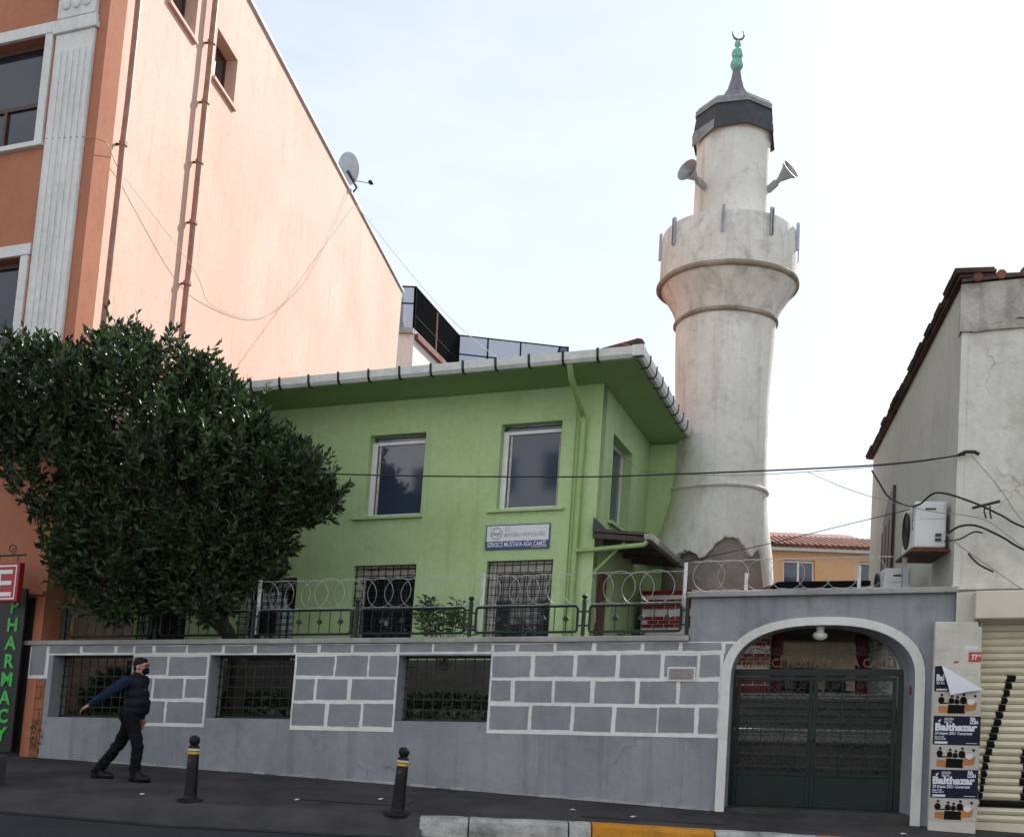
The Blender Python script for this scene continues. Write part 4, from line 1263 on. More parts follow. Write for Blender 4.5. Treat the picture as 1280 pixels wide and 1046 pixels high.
# fluted pilaster with capital
mb = MB(); mb.box(AF, -.985, -.205, 5.36, 12.30, .002, .06)
pil = mb.build('pilaster', 'white_trim', apt, bevel=.008)
for i in range(6):
    u = -.90 + i * .122
    mb = MB(); mb.box(AF, u, u + .075, 5.6, 12.0, .055, .082); mb.build('flute', 'white_trim', pil, bevel=.012)
for v0, v1, g, o in ((12.30, 12.42, .05, .11), (12.42, 12.55, .02, .09), (12.55, 12.98, -.01, .10), (12.98, 13.2, .10, .20)):
    mb = MB(); mb.box(AF, -.985 - g, -.205 + g, v0 + .002, v1, .0, o); mb.build('capital_moulding', 'white_trim', pil, bevel=.014)
for u in (-.80, -.595, -.39):
    mb = MB(); mb.lathe(AF.p(u, 12.77, .10), [(.085, 0), (.085, .03), (.05, .05), (0, .052)], 14, axis=_N); mb.build('rosette', 'white_trim', pil, smooth=True)
mb = MB(); mb.box(AF, -.985, -.205, 13.2, 16.6, .002, .06); mb.build('pilaster', 'white_trim', apt, bevel=.008)
mb = MB(); mb.box(AF, -8, .012, 2.84, 2.90, -.02, .09); mb.build('string_course', 'orange_render', apt, bevel=.01)
mb = MB(); mb.box(AF, -8, .012, 5.2, 5.34, -.02, .07); mb.build('string_course', 'white_trim', apt, bevel=.01)
# rain pipes on the side wall
def pipe(t, v0, v1, r_, step_, jit=0.0):
    pts = []
    v = v0
    while v <= v1:
        pts.append(AS.p(t + random.uniform(-jit, jit), v, .13)); v += .8
    mb = MB(); mb.tube(pts, r_, 8)
    p = mb.build('rain_pipe', 'pipe_brown', apt, smooth=True)
    v = v0 + .4
    while v < v1:
        mb = MB(); mb.lathe(AS.p(t, v, .13), [(r_ * 1.45, 0), (r_ * 1.45, .07)], 8, axis=_VA); mb.build('collar', 'pipe_brown', p)
        mb = MB(); mb.box(AS, t - .012, t + .012, v + .01, v + .05, 0, .13); mb.build('clamp', 'black_iron', p)
        v += step_
pipe(.66, .2, 16.4, .052, 5.0, .02)
pipe(3.72, .2, 16.4, .06, 1.25, .015)
# black shop panel and green vertical lettering of the pharmacy
mb = MB(); mb.box(AF, -1.3, -.17, .15, 2.80, .01, .03); shop = mb.build('shop_panel', 'panel_black', apt)
ph = thing('pharmacy_sign', 'vertical sign with green letters spelling PHARMACY on the orange house', 'sign', W.p(-8.37, .5, .2))
mb = MB(); mb.box(W, -8.60, -8.19, .36, 2.93, .13, .17); mb.build('sign_panel', 'panel_black', ph, bevel=.005)
for i, ch in enumerate('PHARMACY'):
    text_mesh(ch, .30, W, -8.395, 2.545 - i * .2865, .172, 'pharm_green', ph, 'letter', align='CENTER', depth=.012, bold=.008)
# red lit-letter box hanging over the pavement
eb = thing('hanging_sign', 'red box sign with a white letter E hanging from an iron bracket', 'sign', W.p(-8.15, 2.7, .6))
mb = MB(); mb.box(W, -8.62, -7.945, 2.67, 3.28, .52, .64); eb1 = mb.build('sign_box', 'sign_red', eb, bevel=.02)
for u0, u1, v0, v1 in ((-8.58, -7.985, 2.71, 2.735), (-8.58, -7.985, 3.215, 3.24), (-8.005, -7.985, 2.737, 3.213)):
    mb = MB(); mb.box(W, u0, u1, v0, v1, .641, .648); mb.build('sign_edge', 'sign_letter', eb)
e = text_mesh('E', .58, W, -8.36, 2.765, .645, 'sign_letter', eb, 'letter', align='LEFT', depth=.006, bold=.006, fit=.31)
mb = MB()
mb.tube([W.p(-8.8, 3.40, .58), W.p(-7.9, 3.40, .58)], .014, 6)
mb.tube(spiral(W, -8.18, 3.50, .09, -math.pi / 2, 1.3, .58), .009, 5)
mb.tube([W.p(-8.4, 3.40, .58), W.p(-8.4, 3.28, .58)], .008, 5)
mb.tube([W.p(-8.05, 3.40, .58), W.p(-8.05, 3.28, .58)], .008, 5)
mb.build('bracket', 'black_iron', eb)

# satellite dish on the parapet
dc = AS.p(14.9, 17.15, -.1)
dish = thing('satellite_dish', 'grey satellite dish standing on the edge of the pink wall', 'satellite dish', AS.p(14.9, 16.68, -.1))
ax = Vector((.62, .70, .34)).normalized()
mb = MB(); mb.lathe(dc + Vector((-.1, 0, .25)), [(0, 0), (.2, .015), (.36, .05), (.48, .10), (.485, .105), (.36, .065), (.2, .03), (0, .016)], 28, axis=ax)
mb.build('reflector', 'galvanised', dish, smooth=True)
mb = MB(); mb.tube([dc + Vector((-.05, -.05, .15)), dc + Vector((.25, .1, -.3)), AS.p(15.1, 16.68, -.02)], .035, 6); mb.build('mast', 'black_iron', dish)
mb = MB(); mb.tube([dc + Vector((.05, 0, -.1)), dc + Vector((.7, .55, .06))], .015, 5); mb.build('arm', 'galvanised', dish)
mb = MB(); mb.lathe(dc + Vector((.66, .52, .05)), [(.05, 0), (.07, .06), (.05, .14), (0, .15)], 10, axis=(-.6, -.6, .3)); mb.build('receiver', 'black_iron', dish, smooth=True)

# ------------------------------------------------------------------ house with a roof terrace far behind
def net(name, col, alpha):
    m = bpy.data.materials.new(name)
    nt, n, l, b = nodes_of(m)
    b.inputs['Base Color'].default_value = (*col, 1)
    b.inputs['Roughness'].default_value = .7
    b.inputs['Alpha'].default_value = alpha
    b.inputs['Specular IOR Level'].default_value = 0.0
    MATS[name] = m
net('net_grey', (.26, .31, .40), .5)
net('net_black', (.008, .008, .009), .96)
tb = thing('terrace_house', 'pale house far behind with black screened roof terrace', 'building', (-3.5, 48, 0))
FP = [(-9.5, 42), (-4.42, 42), (-2.95, 47.6), (2.15, 48.7), (2.15, 60), (-9.5, 60)]
mb = MB()
nF = len(FP)
mb.add([(x, y, z) for z in (0, 16.1) for x, y in FP], [tuple(range(nF)), tuple(range(2 * nF - 1, nF - 1, -1))] + [(i, (i + 1) % nF, nF + (i + 1) % nF, nF + i) for i in range(nF)])
mb.build('wall', 'far_white', tb)
mb = MB()
def scaled(q, k, c=(-3.5, 50)): return (c[0] + (q[0] - c[0]) * k, c[1] + (q[1] - c[1]) * k)
mb.add([(*scaled(q, 1.02), z) for z in (16.102, 16.32) for q in FP], [tuple(range(nF)), tuple(range(2 * nF - 1, nF - 1, -1))] + [(i, (i + 1) % nF, nF + (i + 1) % nF, nF + i) for i in range(nF)])
mb.build('roof_slab', 'concrete', tb)
def barfence(P, Q, z0, z1, netm, posts, rails, name):
    P, Q = Vector((*P, 0)), Vector((*Q, 0))
    mb = MB(); mb.quad(P + Vector((0, 0, z0)), Q + Vector((0, 0, z0)), Q + Vector((0, 0, z1)), P + Vector((0, 0, z1)))
    d = (Q - P).normalized(); nn = Vector((-d.y, d.x, 0)) * .01
    mb.quad(P + nn + Vector((0, 0, z0)), Q + nn + Vector((0, 0, z0)), Q + nn + Vector((0, 0, z1)), P + nn + Vector((0, 0, z1)))
    s_ = mb.build(name, netm, tb, recalc=False)
    for t in posts:
        c = lerp(P, Q, t)
        mb = MB(); mb.tube([c + Vector((0, 0, z0 - .2)), c + Vector((0, 0, z1))], .05, 4); mb.build('post', 'screen_black', s_)
    for z in rails:
        mb = MB(); mb.tube([P + Vector((0, 0, z)), Q + Vector((0, 0, z))], .035, 4); mb.build('rail', 'screen_black', s_)
barfence((-4.42, 42.05), (-2.95, 47.6), 16.32, 18.12, 'net_black', (0, 1), (16.9, 18.1), 'terrace_screen')
mb = MB(); mb.tube([Vector((-3.72, 44.65, 16.3)), Vector((-3.72, 44.65, 18.0))], .05, 4); mb.build('screen_post', 'pipe_brown', tb)
barfence((-5.6, 42.05), (-4.45, 42.05), 16.32, 18.1, 'net_grey', (0.02, 1), (17.4, 18.1), 'terrace_screen')
barfence((-2.9, 47.62), (2.15, 48.72), 16.32, 18.1, 'net_grey', (0, .26, .56, .92, 1), (16.6, 17.2, 18.08), 'terrace_screen')
mb = MB(); mb.tube([Vector((1.2, 48.6, 16.4)), Vector((1.75, 48.65, 18.0))], .04, 4); mb.build('brace', 'screen_black', tb)
mb = MB(); mb.box(G, 1.75, 2.2, 17.5, 18.14, -49.2, -48.75); mb.build('screen_end', 'screen_black', tb)
mb = MB(); mb.tube([Vector((-4.35, 42.1, 16.05)), Vector((-2.88, 47.6, 16.05))], .16, 4); mb.build('tile_edge', 'roof_tile', tb)
mb = MB(); mb.box(G, -5.5, -4.95, 16.33, 17.9, -43.5, -42.6); mb.build('chimney', 'far_white', tb, bevel=.1)

# ------------------------------------------------------------------ small orange house between minaret and shop
fh = thing('orange_house', 'small orange house with tiled roof far behind the gate', 'building', (8.5, 32, 0))
wall_holes(G, 5.6, 10.8, 0, 6.06, [(7.66, 8.56, 5.05, 5.82), (9.85, 10.5, 5.05, 5.85)], -30.4, -30).build('wall', 'far_orange', fh, weld=True)
mb = MB(); mb.box(G, 5.6, 10.8, 0, 6.0, -36, -30.41); mb.build('rear_block', 'far_orange', fh)
for x0, x1, z0, z1 in ((7.66, 8.56, 5.05, 5.82), (9.85, 10.5, 5.05, 5.85)):
    mb = MB()
    for a, b, c, d in ((x0 + .004, x0 + .05, z0 + .004, z1 - .004), (x1 - .05, x1 - .004, z0 + .004, z1 - .004), (x0 + .052, x1 - .052, z1 - .06, z1 - .004), (x0 + .052, x1 - .052, z0 + .004, z0 + .05), ((x0 + x1) / 2 - .03, (x0 + x1) / 2 + .03, z0 + .052, z1 - .062)):
        mb.box(G, a, b, c, d, -30.15, -30.1)
    wdw = mb.build('window', 'pvc_white', fh)
    mb = MB(); mb.box(G, x0 + .02, x1 - .02, z0 + .02, z1 - .02, -30.135, -30.12); mb.build('pane', 'pane_film', wdw)
mb = MB(); mb.box(G, 5.3, 11.1, 6.06, 6.16, -30.5, -29.75); rf = mb.build('eave', 'gutter_paint', fh)
mb = MB(); mb.add([(5.3, 29.7, 6.165), (11.1, 29.7, 6.165), (10.4, 33, 7.1), (6.0, 33, 7.1), (5.3, 36.3, 6.165), (11.1, 36.3, 6.165)], [(0, 1, 2, 3), (3, 2, 5, 4), (0, 3, 4), (1, 5, 2)])
rf = mb.build('roof', 'roof_tile', fh)
for i in range(34):
    x = 5.35 + i * .17
    mb = MB(); mb.tube([(x, 29.68, 6.19), (x + (8.2 - x) * .08, 31.6, 6.73)], .06, 6); mb.build('tile', 'roof_tile', rf)

# black felt roof over the stair
mb = MB(); mb.prism(G, [(4.25, 3.52), (5.72, 3.62), (5.72, 3.70), (4.25, 3.62)], -18.4, -16.9)
tag(mb.build('felt_roof', 'screen_black'), 'low black felt roof just behind the gateway coping', 'roof')

# ------------------------------------------------------------------ old cream building with the shop
RF = Frame(W.p(5.40, 0, -.25), _U, _V, _N)
_d = Vector((.195, 1, 0)).normalized()
RS = Frame(RF.O, _d, _V, Vector((-_d.y, _d.x, 0)))
shop = thing('cream_building', 'old stained cream building with sloping tiled roof on the right', 'building', RF.p(2, 0, -2))
mb = MB()
mb.prism(RS, [(.0, -.5), (7.72, -.5), (7.72, 6.10), (0, 6.56)], -.35, 0)
mb.build('side_wall', 'shaded_cream', shop)
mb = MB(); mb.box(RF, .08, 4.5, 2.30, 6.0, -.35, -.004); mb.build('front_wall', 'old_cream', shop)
mb = MB(); mb.box(RF, -.004, .078, 2.3, 6.52, -.3, .006); mb.build('corner', 'old_cream', shop)
# broken concrete parapet band
mb = MB()
us = [i * .09 for i in range(46)]
pts = [(u, 5.98 + random.uniform(-.02, .04) - (.10 if i < 2 else 0)) for i, u in enumerate(us)]
poly = [(us[0] - .03, 6.50), (us[0] - .03, 5.9)] + pts[1:] + [(us[-1], 6.50)]
mb.prism(RF, poly, -.2, .05)
mb.build('parapet', 'cracked_concrete', shop)
mb = MB()
for i in range(30):
    u = .0 + i * .11
    h = random.uniform(.05, .12)
    mb.prism(RF, [(u, 5.90 - h * .2), (u + .115, 5.91 - h * .3), (u + .11, 6.0), (u + .005, 6.0)], -.05, .03 + random.uniform(0, .025))
mb.build('parapet_break', 'cracked_concrete', shop, kind='stuff')
mb = MB(); mb.prism(RS, [(-.1, 6.565), (7.85, 6.09), (7.85, 6.13), (-.1, 6.61)], -4.8, .07)
rf = mb.build('roof', 'roof_tile_dark', shop)
for i in range(24):
    t0 = -.14 + i * .335
    z0 = 6.61 - i * .335 * .0605
    mb = MB()
    o_ = random.uniform(-.02, .03)
    for k in range(2):
        mb.prism(RS, [(t0 + k * .02, z0 + .006 + k * .035), (t0 + .40, z0 - .018 + k * .035), (t0 + .40, z0 + .015 + k * .035), (t0 + k * .02, z0 + .04 + k * .035)], -.35 + k * .02, .10 + o_ + k * .015)
    mb.build('tile', 'roof_tile_dark', rf)
for i in range(16):
    u = .02 + i * .27
    mb = MB(); mb.tube([RF.p(u + .13, 6.565 + random.uniform(-.006, .006), .10), RF.p(u + .13, 6.60, -.4)], .06, 8)
    mb.build('tile', 'roof_tile', rf, smooth=True)
mb = MB(); mb.box(RF, -.03, 4.5, 6.52, 6.555, -.3, .09); mb.build('eave_board', 'wood_grey', shop)
# tall narrow shuttered opening with pointed head on the side wall
mb = MB(); mb.prism(RS, [(4.75, 2.3), (5.75, 2.3), (5.75, 4.45), (5.3, 4.78), (4.75, 4.95)], .005, .05)
mb.build('shutter', 'brown_wood', shop)
for t in (4.72, 5.05, 5.4, 5.76):
    mb = MB(); mb.box(RS, t - .03, t + .03, 2.3, 4.5 - abs(t - 4.7) * .2, .051, .06); mb.build('batten', 'brown_wood', shop)
# cornice line and red pipe over the shutter box
mb = MB(); mb.box(RF, -.02, 4.5, 2.66, 2.73, .002, .05); mb.build('ledge', 'old_cream', shop, bevel=.01)
mb = MB(); mb.tube([RF.p(-.25, 2.58, .05), RF.p(4.5, 2.66, .07)], .035, 8); mb.build('water_pipe', 'pipe_red', shop, smooth=True)
mb = MB(); mb.tube([RF.p(-.42, 2.60, -.05), RF.p(-.25, 2.585, .04)], .045, 8); mb.build('pipe_joint', 'copper_pipe', shop, smooth=True)
mb = MB(); mb.tube([RF.p(-.95, 2.66, -.15), RF.p(-.70, 2.62, -.12), RF.p(-.43, 2.6, -.06)], .035, 8); mb.build('pipe_joint', 'galvanised', shop, smooth=True)
# shop pillar, roller shutter and its box
mb = MB(); mb.prism(W, [(5.178, -.4), (5.69, -.4), (5.69, 2.17), (5.655, 2.18), (5.65, 2.235), (5.178, 2.24)], .002, .25)
mb.build('pillar', 'pale_pillar', shop, bevel=.012)
mb = MB(); mb.prism(W, [(5.415, 2.25), (9.2, 2.25), (9.2, 2.60), (5.415, 2.60)], -.2, .10)
mb.build('lintel', 'pale_pillar', shop)
mb = MB(); mb.box(W, 5.60, 9.0, 2.262, 2.59, .102, .34)
mb.build('shutter_box', 'box_cream', shop, bevel=.015)
sh = thing('roller_shutter', 'cream ribbed roller shutter with black spray paint beside the poster pillar', 'shutter', W.p(6.5, -.1, -.05))
def slat_prof(v): return [(v + .001, -.075), (v + .012, -.055), (v + .042, -.042), (v + .072, -.055), (v + .083, -.075)]
G_L = [(1.66, 6.22, 6.02), (1.58, 6.09, 5.99), (1.45, 6.045, 5.975), (1.37, 6.02, 5.955), (1.2, 5.985, 5.90), (1.0, 5.935, 5.85), (.8, 5.885, 5.80), (.55, 5.82, 5.755), (.3, 5.79, 5.735), (.15, 5.765, 5.725)]
def gl(v):
    for (v0, a0, b0), (v1, a1, b1) in zip(G_L, G_L[1:]):
        if v1 <= v <= v0:
            t = (v0 - v) / (v0 - v1); return a0 + (a1 - a0) * t, b0 + (b1 - b0) * t
    return None
for i in range(28):
    v = -.10 + i * .0862
    mb = MB()
    pr = slat_prof(v)
    vs = [W.p(u, a, b) for u in (5.70, 8.9) for a, b in pr]
    mb.add(vs, [(k, k + 1, 5 + k + 1, 5 + k) for k in range(4)])
    s_ = mb.build('slat', 'shutter_cream', sh, smooth=True, recalc=False)
    def spray(u0, u1, lo=0, hi=1):
        mb = MB()
        pr2 = [(v + .003, -.069), (v + .012, -.051), (v + .042, -.038), (v + .072, -.051), (v + .081, -.069)]
        vs = [W.p(u + random.uniform(-.008, .008) + (.012 if k in (1, 2, 3) else 0), a, b) for u in (u0, u1) for k, (a, b) in enumerate(pr2)]
        mb.add(vs, [(k, k + 1, 5 + k + 1, 5 + k) for k in range(4)])
        mb.build('spray_mark', 'spray_black', s_, recalc=False)
    g_ = gl(v + .04)
    if g_: spray(g_[1], g_[0])
    if .06 < v + .04 < .16: spray(5.74, 6.25)
    if .1 < v < .7: spray(6.18 + .02 * math.sin(i * 2.1), 6.26)
    if .75 < v < 1.35: spray(6.24 + .02 * math.sin(i * 1.7), 6.32)
mb = MB(); mb.box(W, 5.70, 8.9, -.2, 2.249, -.5, -.12); mb.build('backing', 'interior_dark', sh)
mb = MB(); mb.box(W, 5.692, 5.72, -.3, 2.24, -.09, .0); mb.build('guide_rail', 'box_cream', sh)
mb = MB(); mb.box(W, 5.72, 8.9, -.25, -.102, -.09, -.03); mb.build('bottom_bar', 'box_cream', sh)

# posters
def poster(label, vb, dark_h, pic_h, peeled=False, tilt=0.0):
    F = Frame(W.p(5.195, vb, .254), _U * 1.0 + _V * tilt, _V - _U * tilt, _N)
    t = thing('poster', label, 'poster', F.p(.25, 0, 0), 'concert posters pasted on the pillar')
    mb = MB(); mb.box(F, 0, .505, 0, pic_h, 0, .003); mb.build('photo_ground', 'poster_wall', t)
    # photo: group at a desk
    def shape(poly, m_, z=.0034):
        mb = MB(); mb.prism(F, poly, .0031, z); mb.build('print_shape', m_, t)
    def ell(cx, cy, rx, ry, m_, z=.0036):
        shape([(cx + rx * math.cos(a), cy + ry * math.sin(a)) for a in [2 * math.pi * i / 12 for i in range(12)]], m_, z)
    ph_ = pic_h
    for q in (.06, .13, .20, .30, .37, .44): shape([(q, ph_ * .55), (q + .004, ph_ * .55), (q + .004, ph_ * .98), (q, ph_ * .98)], 'paper_scrap', .0033)
    shape([(.05, .02), (.15, .015), (.155, ph_ * .36), (.05, ph_ * .38)], 'poster_orange', .0038)
    shape([(.15, .01), (.34, .01), (.34, ph_ * .42), (.155, ph_ * .44)], 'poster_black', .0037)
    shape([(.33, .03), (.45, .05), (.47, ph_ * .52), (.34, ph_ * .50)], 'poster_orange', .0038)
    shape([(.06, ph_ * .46), (.40, ph_ * .50), (.40, ph_ * .55), (.06, ph_ * .52)], 'poster_black', .0040)
    for cx, cy, s_ in ((.08, .74, 1), (.19, .70, .9), (.25, .66, .8), (.32, .74, 1.1), (.44, .72, .8)):
        ell(cx, ph_ * cy - .03 * s_, .035 * s_, .042 * s_, 'poster_black' if cx < .4 else 'paper_scrap', .0042)
        ell(cx + .008, ph_ * cy + .022 * s_, .014, .018, 'poster_skin', .0044)
        ell(cx + .004, ph_ * cy + .032 * s_, .016, .014, 'poster_black', .0046)
    ell(.40, ph_ * .55, .04, .035, 'poster_white', .0043)
    v0 = pic_h + .004
    if not peeled:
        mb = MB(); mb.box(F, 0, .508, v0, v0 + dark_h, .001, .005); mb.build('title_panel', 'poster_navy', t)
        z = .0052
        text_mesh('Balthazar', .115, F, .02, v0 + dark_h * .50, z, 'poster_white', t, depth=.0004, fit=.455, bold=.006)
        text_mesh('20 Kasım 2021 Cumartesi', .045, F, .02, v0 + dark_h * .355, z, 'poster_white', t, depth=.0004, fit=.40, bold=.0012)
        text_mesh('Kapı 21.00', .028, F, .02, v0 + dark_h * .25, z, 'poster_white', t, depth=.0004, fit=.10, bold=.0008)
        text_mesh('Konser 22.00', .028, F, .02, v0 + dark_h * .175, z, 'poster_white', t, depth=.0004, fit=.12, bold=.0008)
        mb = MB(); mb.box(F, .02, .16, v0 + .012, v0 + .038, .005, .0056); mb.build('ticket_bar', 'poster_white', t)
        text_mesh('GEZGİN', .036, F, .115, v0 + dark_h * .855, z, 'poster_white', t, depth=.0004, fit=.10, bold=.0008)
        text_mesh('SALON', .036, F, .115, v0 + dark_h * .755, z, 'poster_white', t, depth=.0004, fit=.085, bold=.0008)
        text_mesh('SA', .055, F, .395, v0 + dark_h * .855, z, 'poster_white', t, depth=.0004, fit=.062, bold=.003)
        text_mesh('LON', .055, F, .395, v0 + dark_h * .735, z, 'poster_white', t, depth=.0004, fit=.085, bold=.003)
        mb = MB(); mb.prism(F, [(.03, v0 + dark_h * .80), (.085, v0 + dark_h * .90), (.065, v0 + dark_h * .76), (.05, v0 + dark_h * .83)], .005, .0056); mb.build('bird_mark', 'poster_white', t)
        mb = MB(); mb.box(F, .36, .48, v0 + .02, v0 + .026, .005, .0056); mb.build('small_print', 'poster_white', t)
    else:
        mb = MB(); mb.prism(F, [(0, v0), (.17, v0), (.075, v0 + dark_h), (0, v0 + dark_h * .98)], .001, .005); mb.build('title_panel', 'poster_navy', t)
        text_mesh('Bal', .10, F, .02, v0 + dark_h * .42, .0052, 'poster_white', t, depth=.0004, fit=.085, bold=.006)
        text_mesh('20 Ka', .04, F, .02, v0 + dark_h * .28, .0052, 'poster_white', t, depth=.0004, fit=.09, bold=.001)
        mb = MB(); mb.box(F, .02, .14, v0 + .012, v0 + .03, .005, .0056); mb.build('ticket_bar', 'poster_white', t)
        # top right corner of the sheet fallen forward: white back of the paper
        A_, B_, C3 = F.p(.07, v0 + dark_h * 1.03, .006), F.p(.53, v0 + .02, .045), F.p(.175, v0 - .045, .075)
        mid = (A_ + B_) / 2 + _N * .028 - Vector((0, 0, .008))
        mid2 = (A_ + C3) / 2 + _N * .03
        mid3 = (C3 + B_) / 2 + _N * .012 + Vector((0, 0, .006))
        mb = MB(); mb.add([A_, mid, B_, mid3, C3, mid2], [(0, 1, 5), (1, 3, 5), (1, 2, 3), (5, 3, 4)])
        mb.add([p - _N * .002 for p in (A_, mid, B_, mid3, C3, mid2)], [(0, 5, 1), (1, 5, 3), (1, 3, 2), (5, 4, 3)])
        mb.build('fallen_corner', 'poster_white', t, smooth=True, recalc=False)
    return t
poster('top one of three concert posters on the pale pillar, its corner fallen forward', 1.15, .30, .265, True, .004)
poster('middle one of three navy headed concert posters on the pale pillar', .525, .335, .27, tilt=-.006)
poster('lowest of three navy headed concert posters, just above the foot of the pale pillar', -.075, .325, .255, tilt=.008)
# scraps of old stickers
for i, (u, v, a, b, m_) in enumerate(((5.245, 1.90, .10, .04, 'paper_scrap'), (5.50, 1.90, .16, .05, 'poster_white'), (5.24, 1.80, .09, .06, 'paper_scrap'), (5.36, 1.80, .09, .045, 'paper_scrap'), (5.39, 1.745, .06, .03, 'sign_red'), (5.52, 1.60, .12, .09, 'paper_scrap'))):
    mb = MB(); mb.prism(W, [(u, v), (u + a, v + .01), (u + a * .96, v + b), (u + .01, v + b * .9)], .2515, .2545)
    tag(mb.build('sticker', m_), ['torn grey sticker high on the left of the pale pillar', 'pale blue white sticker above the red number plate', 'torn grey sticker left above the fallen poster corner',
        'torn grey sticker in the middle above the fallen poster corner', 'small red sticker above the fallen poster corner', 'grey sticker under the red number plate'][i], 'sticker')
mb = MB(); mb.box(W, 5.555, 5.69, 1.765, 1.88, .2535, .259)
npl = tag(mb.build('number_plate', 'sign_red', bevel=.003), 'small red house number plate 77A on the pale pillar', 'sign')
text_mesh('77', .085, W, 5.585, 1.79, .2592, 'sign_letter', npl, depth=.0005, fit=.065, bold=.002)
text_mesh('A', .04, W, 5.655, 1.825, .2592, 'sign_letter', npl, depth=.0005, bold=.001)

# air conditioning units on the side wall
def ac(name_label, t0, t1, v0, v1, n0, n1, writing):
    a = thing('air_conditioner', name_label, 'air conditioner', RS.p((t0 + t1) / 2, v0, n1), 'outdoor air conditioning units on the cream building')
    mb = MB(); mb.box(RS, t0, t1, v0, v1, n0, n1); mb.build('casing', 'ac_white', a, bevel=.02)
    ft, fv = t0 + (t1 - t0) * .60, (v0 + v1) / 2
    nrm = RS.N
    mb = MB(); mb.lathe(RS.p(ft, fv, n1 + .004), [(.0, 0), (.235, 0), (.25, .012), (.235, .02), (.225, .005), (.0, .003)], 32, axis=nrm); fan = mb.build('fan_guard', 'ac_dark', a, smooth=True)
    for k in range(4):
        mb = MB(); mb.tube([RS.p(ft + (.05 + .055 * k) * math.cos(x), fv + (.05 + .055 * k) * math.sin(x), n1 + .022) for x in [2 * math.pi * i / 24 for i in range(24)]], .004, 4, closed=True); mb.build('guard_ring', 'ac_dark', fan)
    FE = Frame(RS.p(t0 - .003, 0, 0), RS.N * -1, RS.V, RS.U * -1)       # end panel, faces the street
    mb = MB(); mb.box(FE, -n1 + .06, -n0 - .03, v0 + (v1 - v0) * .62, v1 - .04, 0, .008); cov = mb.build('service_cover', 'ac_white', a, bevel=.006)
    mb = MB(); mb.box(FE, -n1 + .12, -n1 + .25, v1 - .115, v1 - .09, .0085, .012); mb.build('handle', 'ac_dark', cov)
    for k, vv in enumerate((v0 + .14, v0 + .08)):
        mb = MB(); mb.box(FE, -n0 - .13, -n0 - .06, vv, vv + .035, .001, .03); mb.build('valve', 'ac_dark', a)
    if writing:
        FT = Frame(RS.p(t0 + .14, v0 + .22, n1 + .002), RS.V, RS.U * -1 * -1, RS.N)
        FT = Frame(RS.p(t0 + .16, v0 + .24, n1 + .002), RS.V, RS.U * -1, RS.N)
        text_mesh('arçelik', .11, FT, 0, 0, 0, 'sign_ink', a, depth=.001, fit=.34, bold=.002)
    return a
a1 = ac('upper white air conditioner on a rusty shelf beside the cream building corner', .28, 1.20, 3.23, 3.82, .05, .43, True)
mb = MB(); mb.box(RS, .18, 1.35, 3.17, 3.205, .02, .48); shelf = tag(mb.build('wall_shelf', 'rust'), 'rusty steel shelf carrying the upper air conditioner', 'shelf')
mb = MB(); mb.tube([RS.p(.8, 3.17, .45), RS.p(.8, 2.55, .45)], .035, 4); mb.build('leg', 'galvanised', shelf)
ac('lower white air conditioner half hidden under the rusty shelf', 1.5, 2.4, 2.62, 3.12, .25, .60, False)

# ------------------------------------------------------------------ houses across the street, behind the viewer (added to bounce sunlight onto the fronts, seen only in panes)
for nm, x0, x1, hgt, mat_, lab in (('fill_house', -30, -9.2, 16.5, 'bounce_white', 'pale apartment house added across the street to bounce light, mirrored in the left windows'),
                                   ('fill_house', -9, 7.5, 14.5, 'bounce_white', 'white apartment house added directly across the street to bounce light'),
                                   ('fill_house', 7.7, 30, 17.5, 'bounce_white', 'pale tall apartment house added across the street on the right to bounce light')):
    t = thing(nm, lab, 'building', ((x0 + x1) / 2, -12, 0), 'houses across the street')
    OF = Frame((x0, -6.5, 0), (1, 0, 0), (0, 0, 1), (0, 1, 0))
    hs = []
    nwin = int((x1 - x0) / 2.6)
    for fl in range(int(hgt / 3.3)):
        for i in range(nwin):
            u = (x1 - x0) / nwin * (i + .5)
            v = 1.0 + fl * 3.3
            hs.append((u - .6, u + .6, v, v + 1.7))
    wall_holes(OF, 0, x1 - x0, 0, hgt, hs, -.4, 0).build('wall', mat_, t, weld=True)
    mb = MB(); mb.box(OF, 0, x1 - x0, 0, hgt - .05, -9, -.45); mb.build('rear_block', mat_, t)
    for h in hs:
        mb = MB(); mb.box(OF, h[0] + .003, h[1] - .003, h[2] + .003, h[3] - .003, -.25, -.2); mb.build('window', 'pane_dark', t)

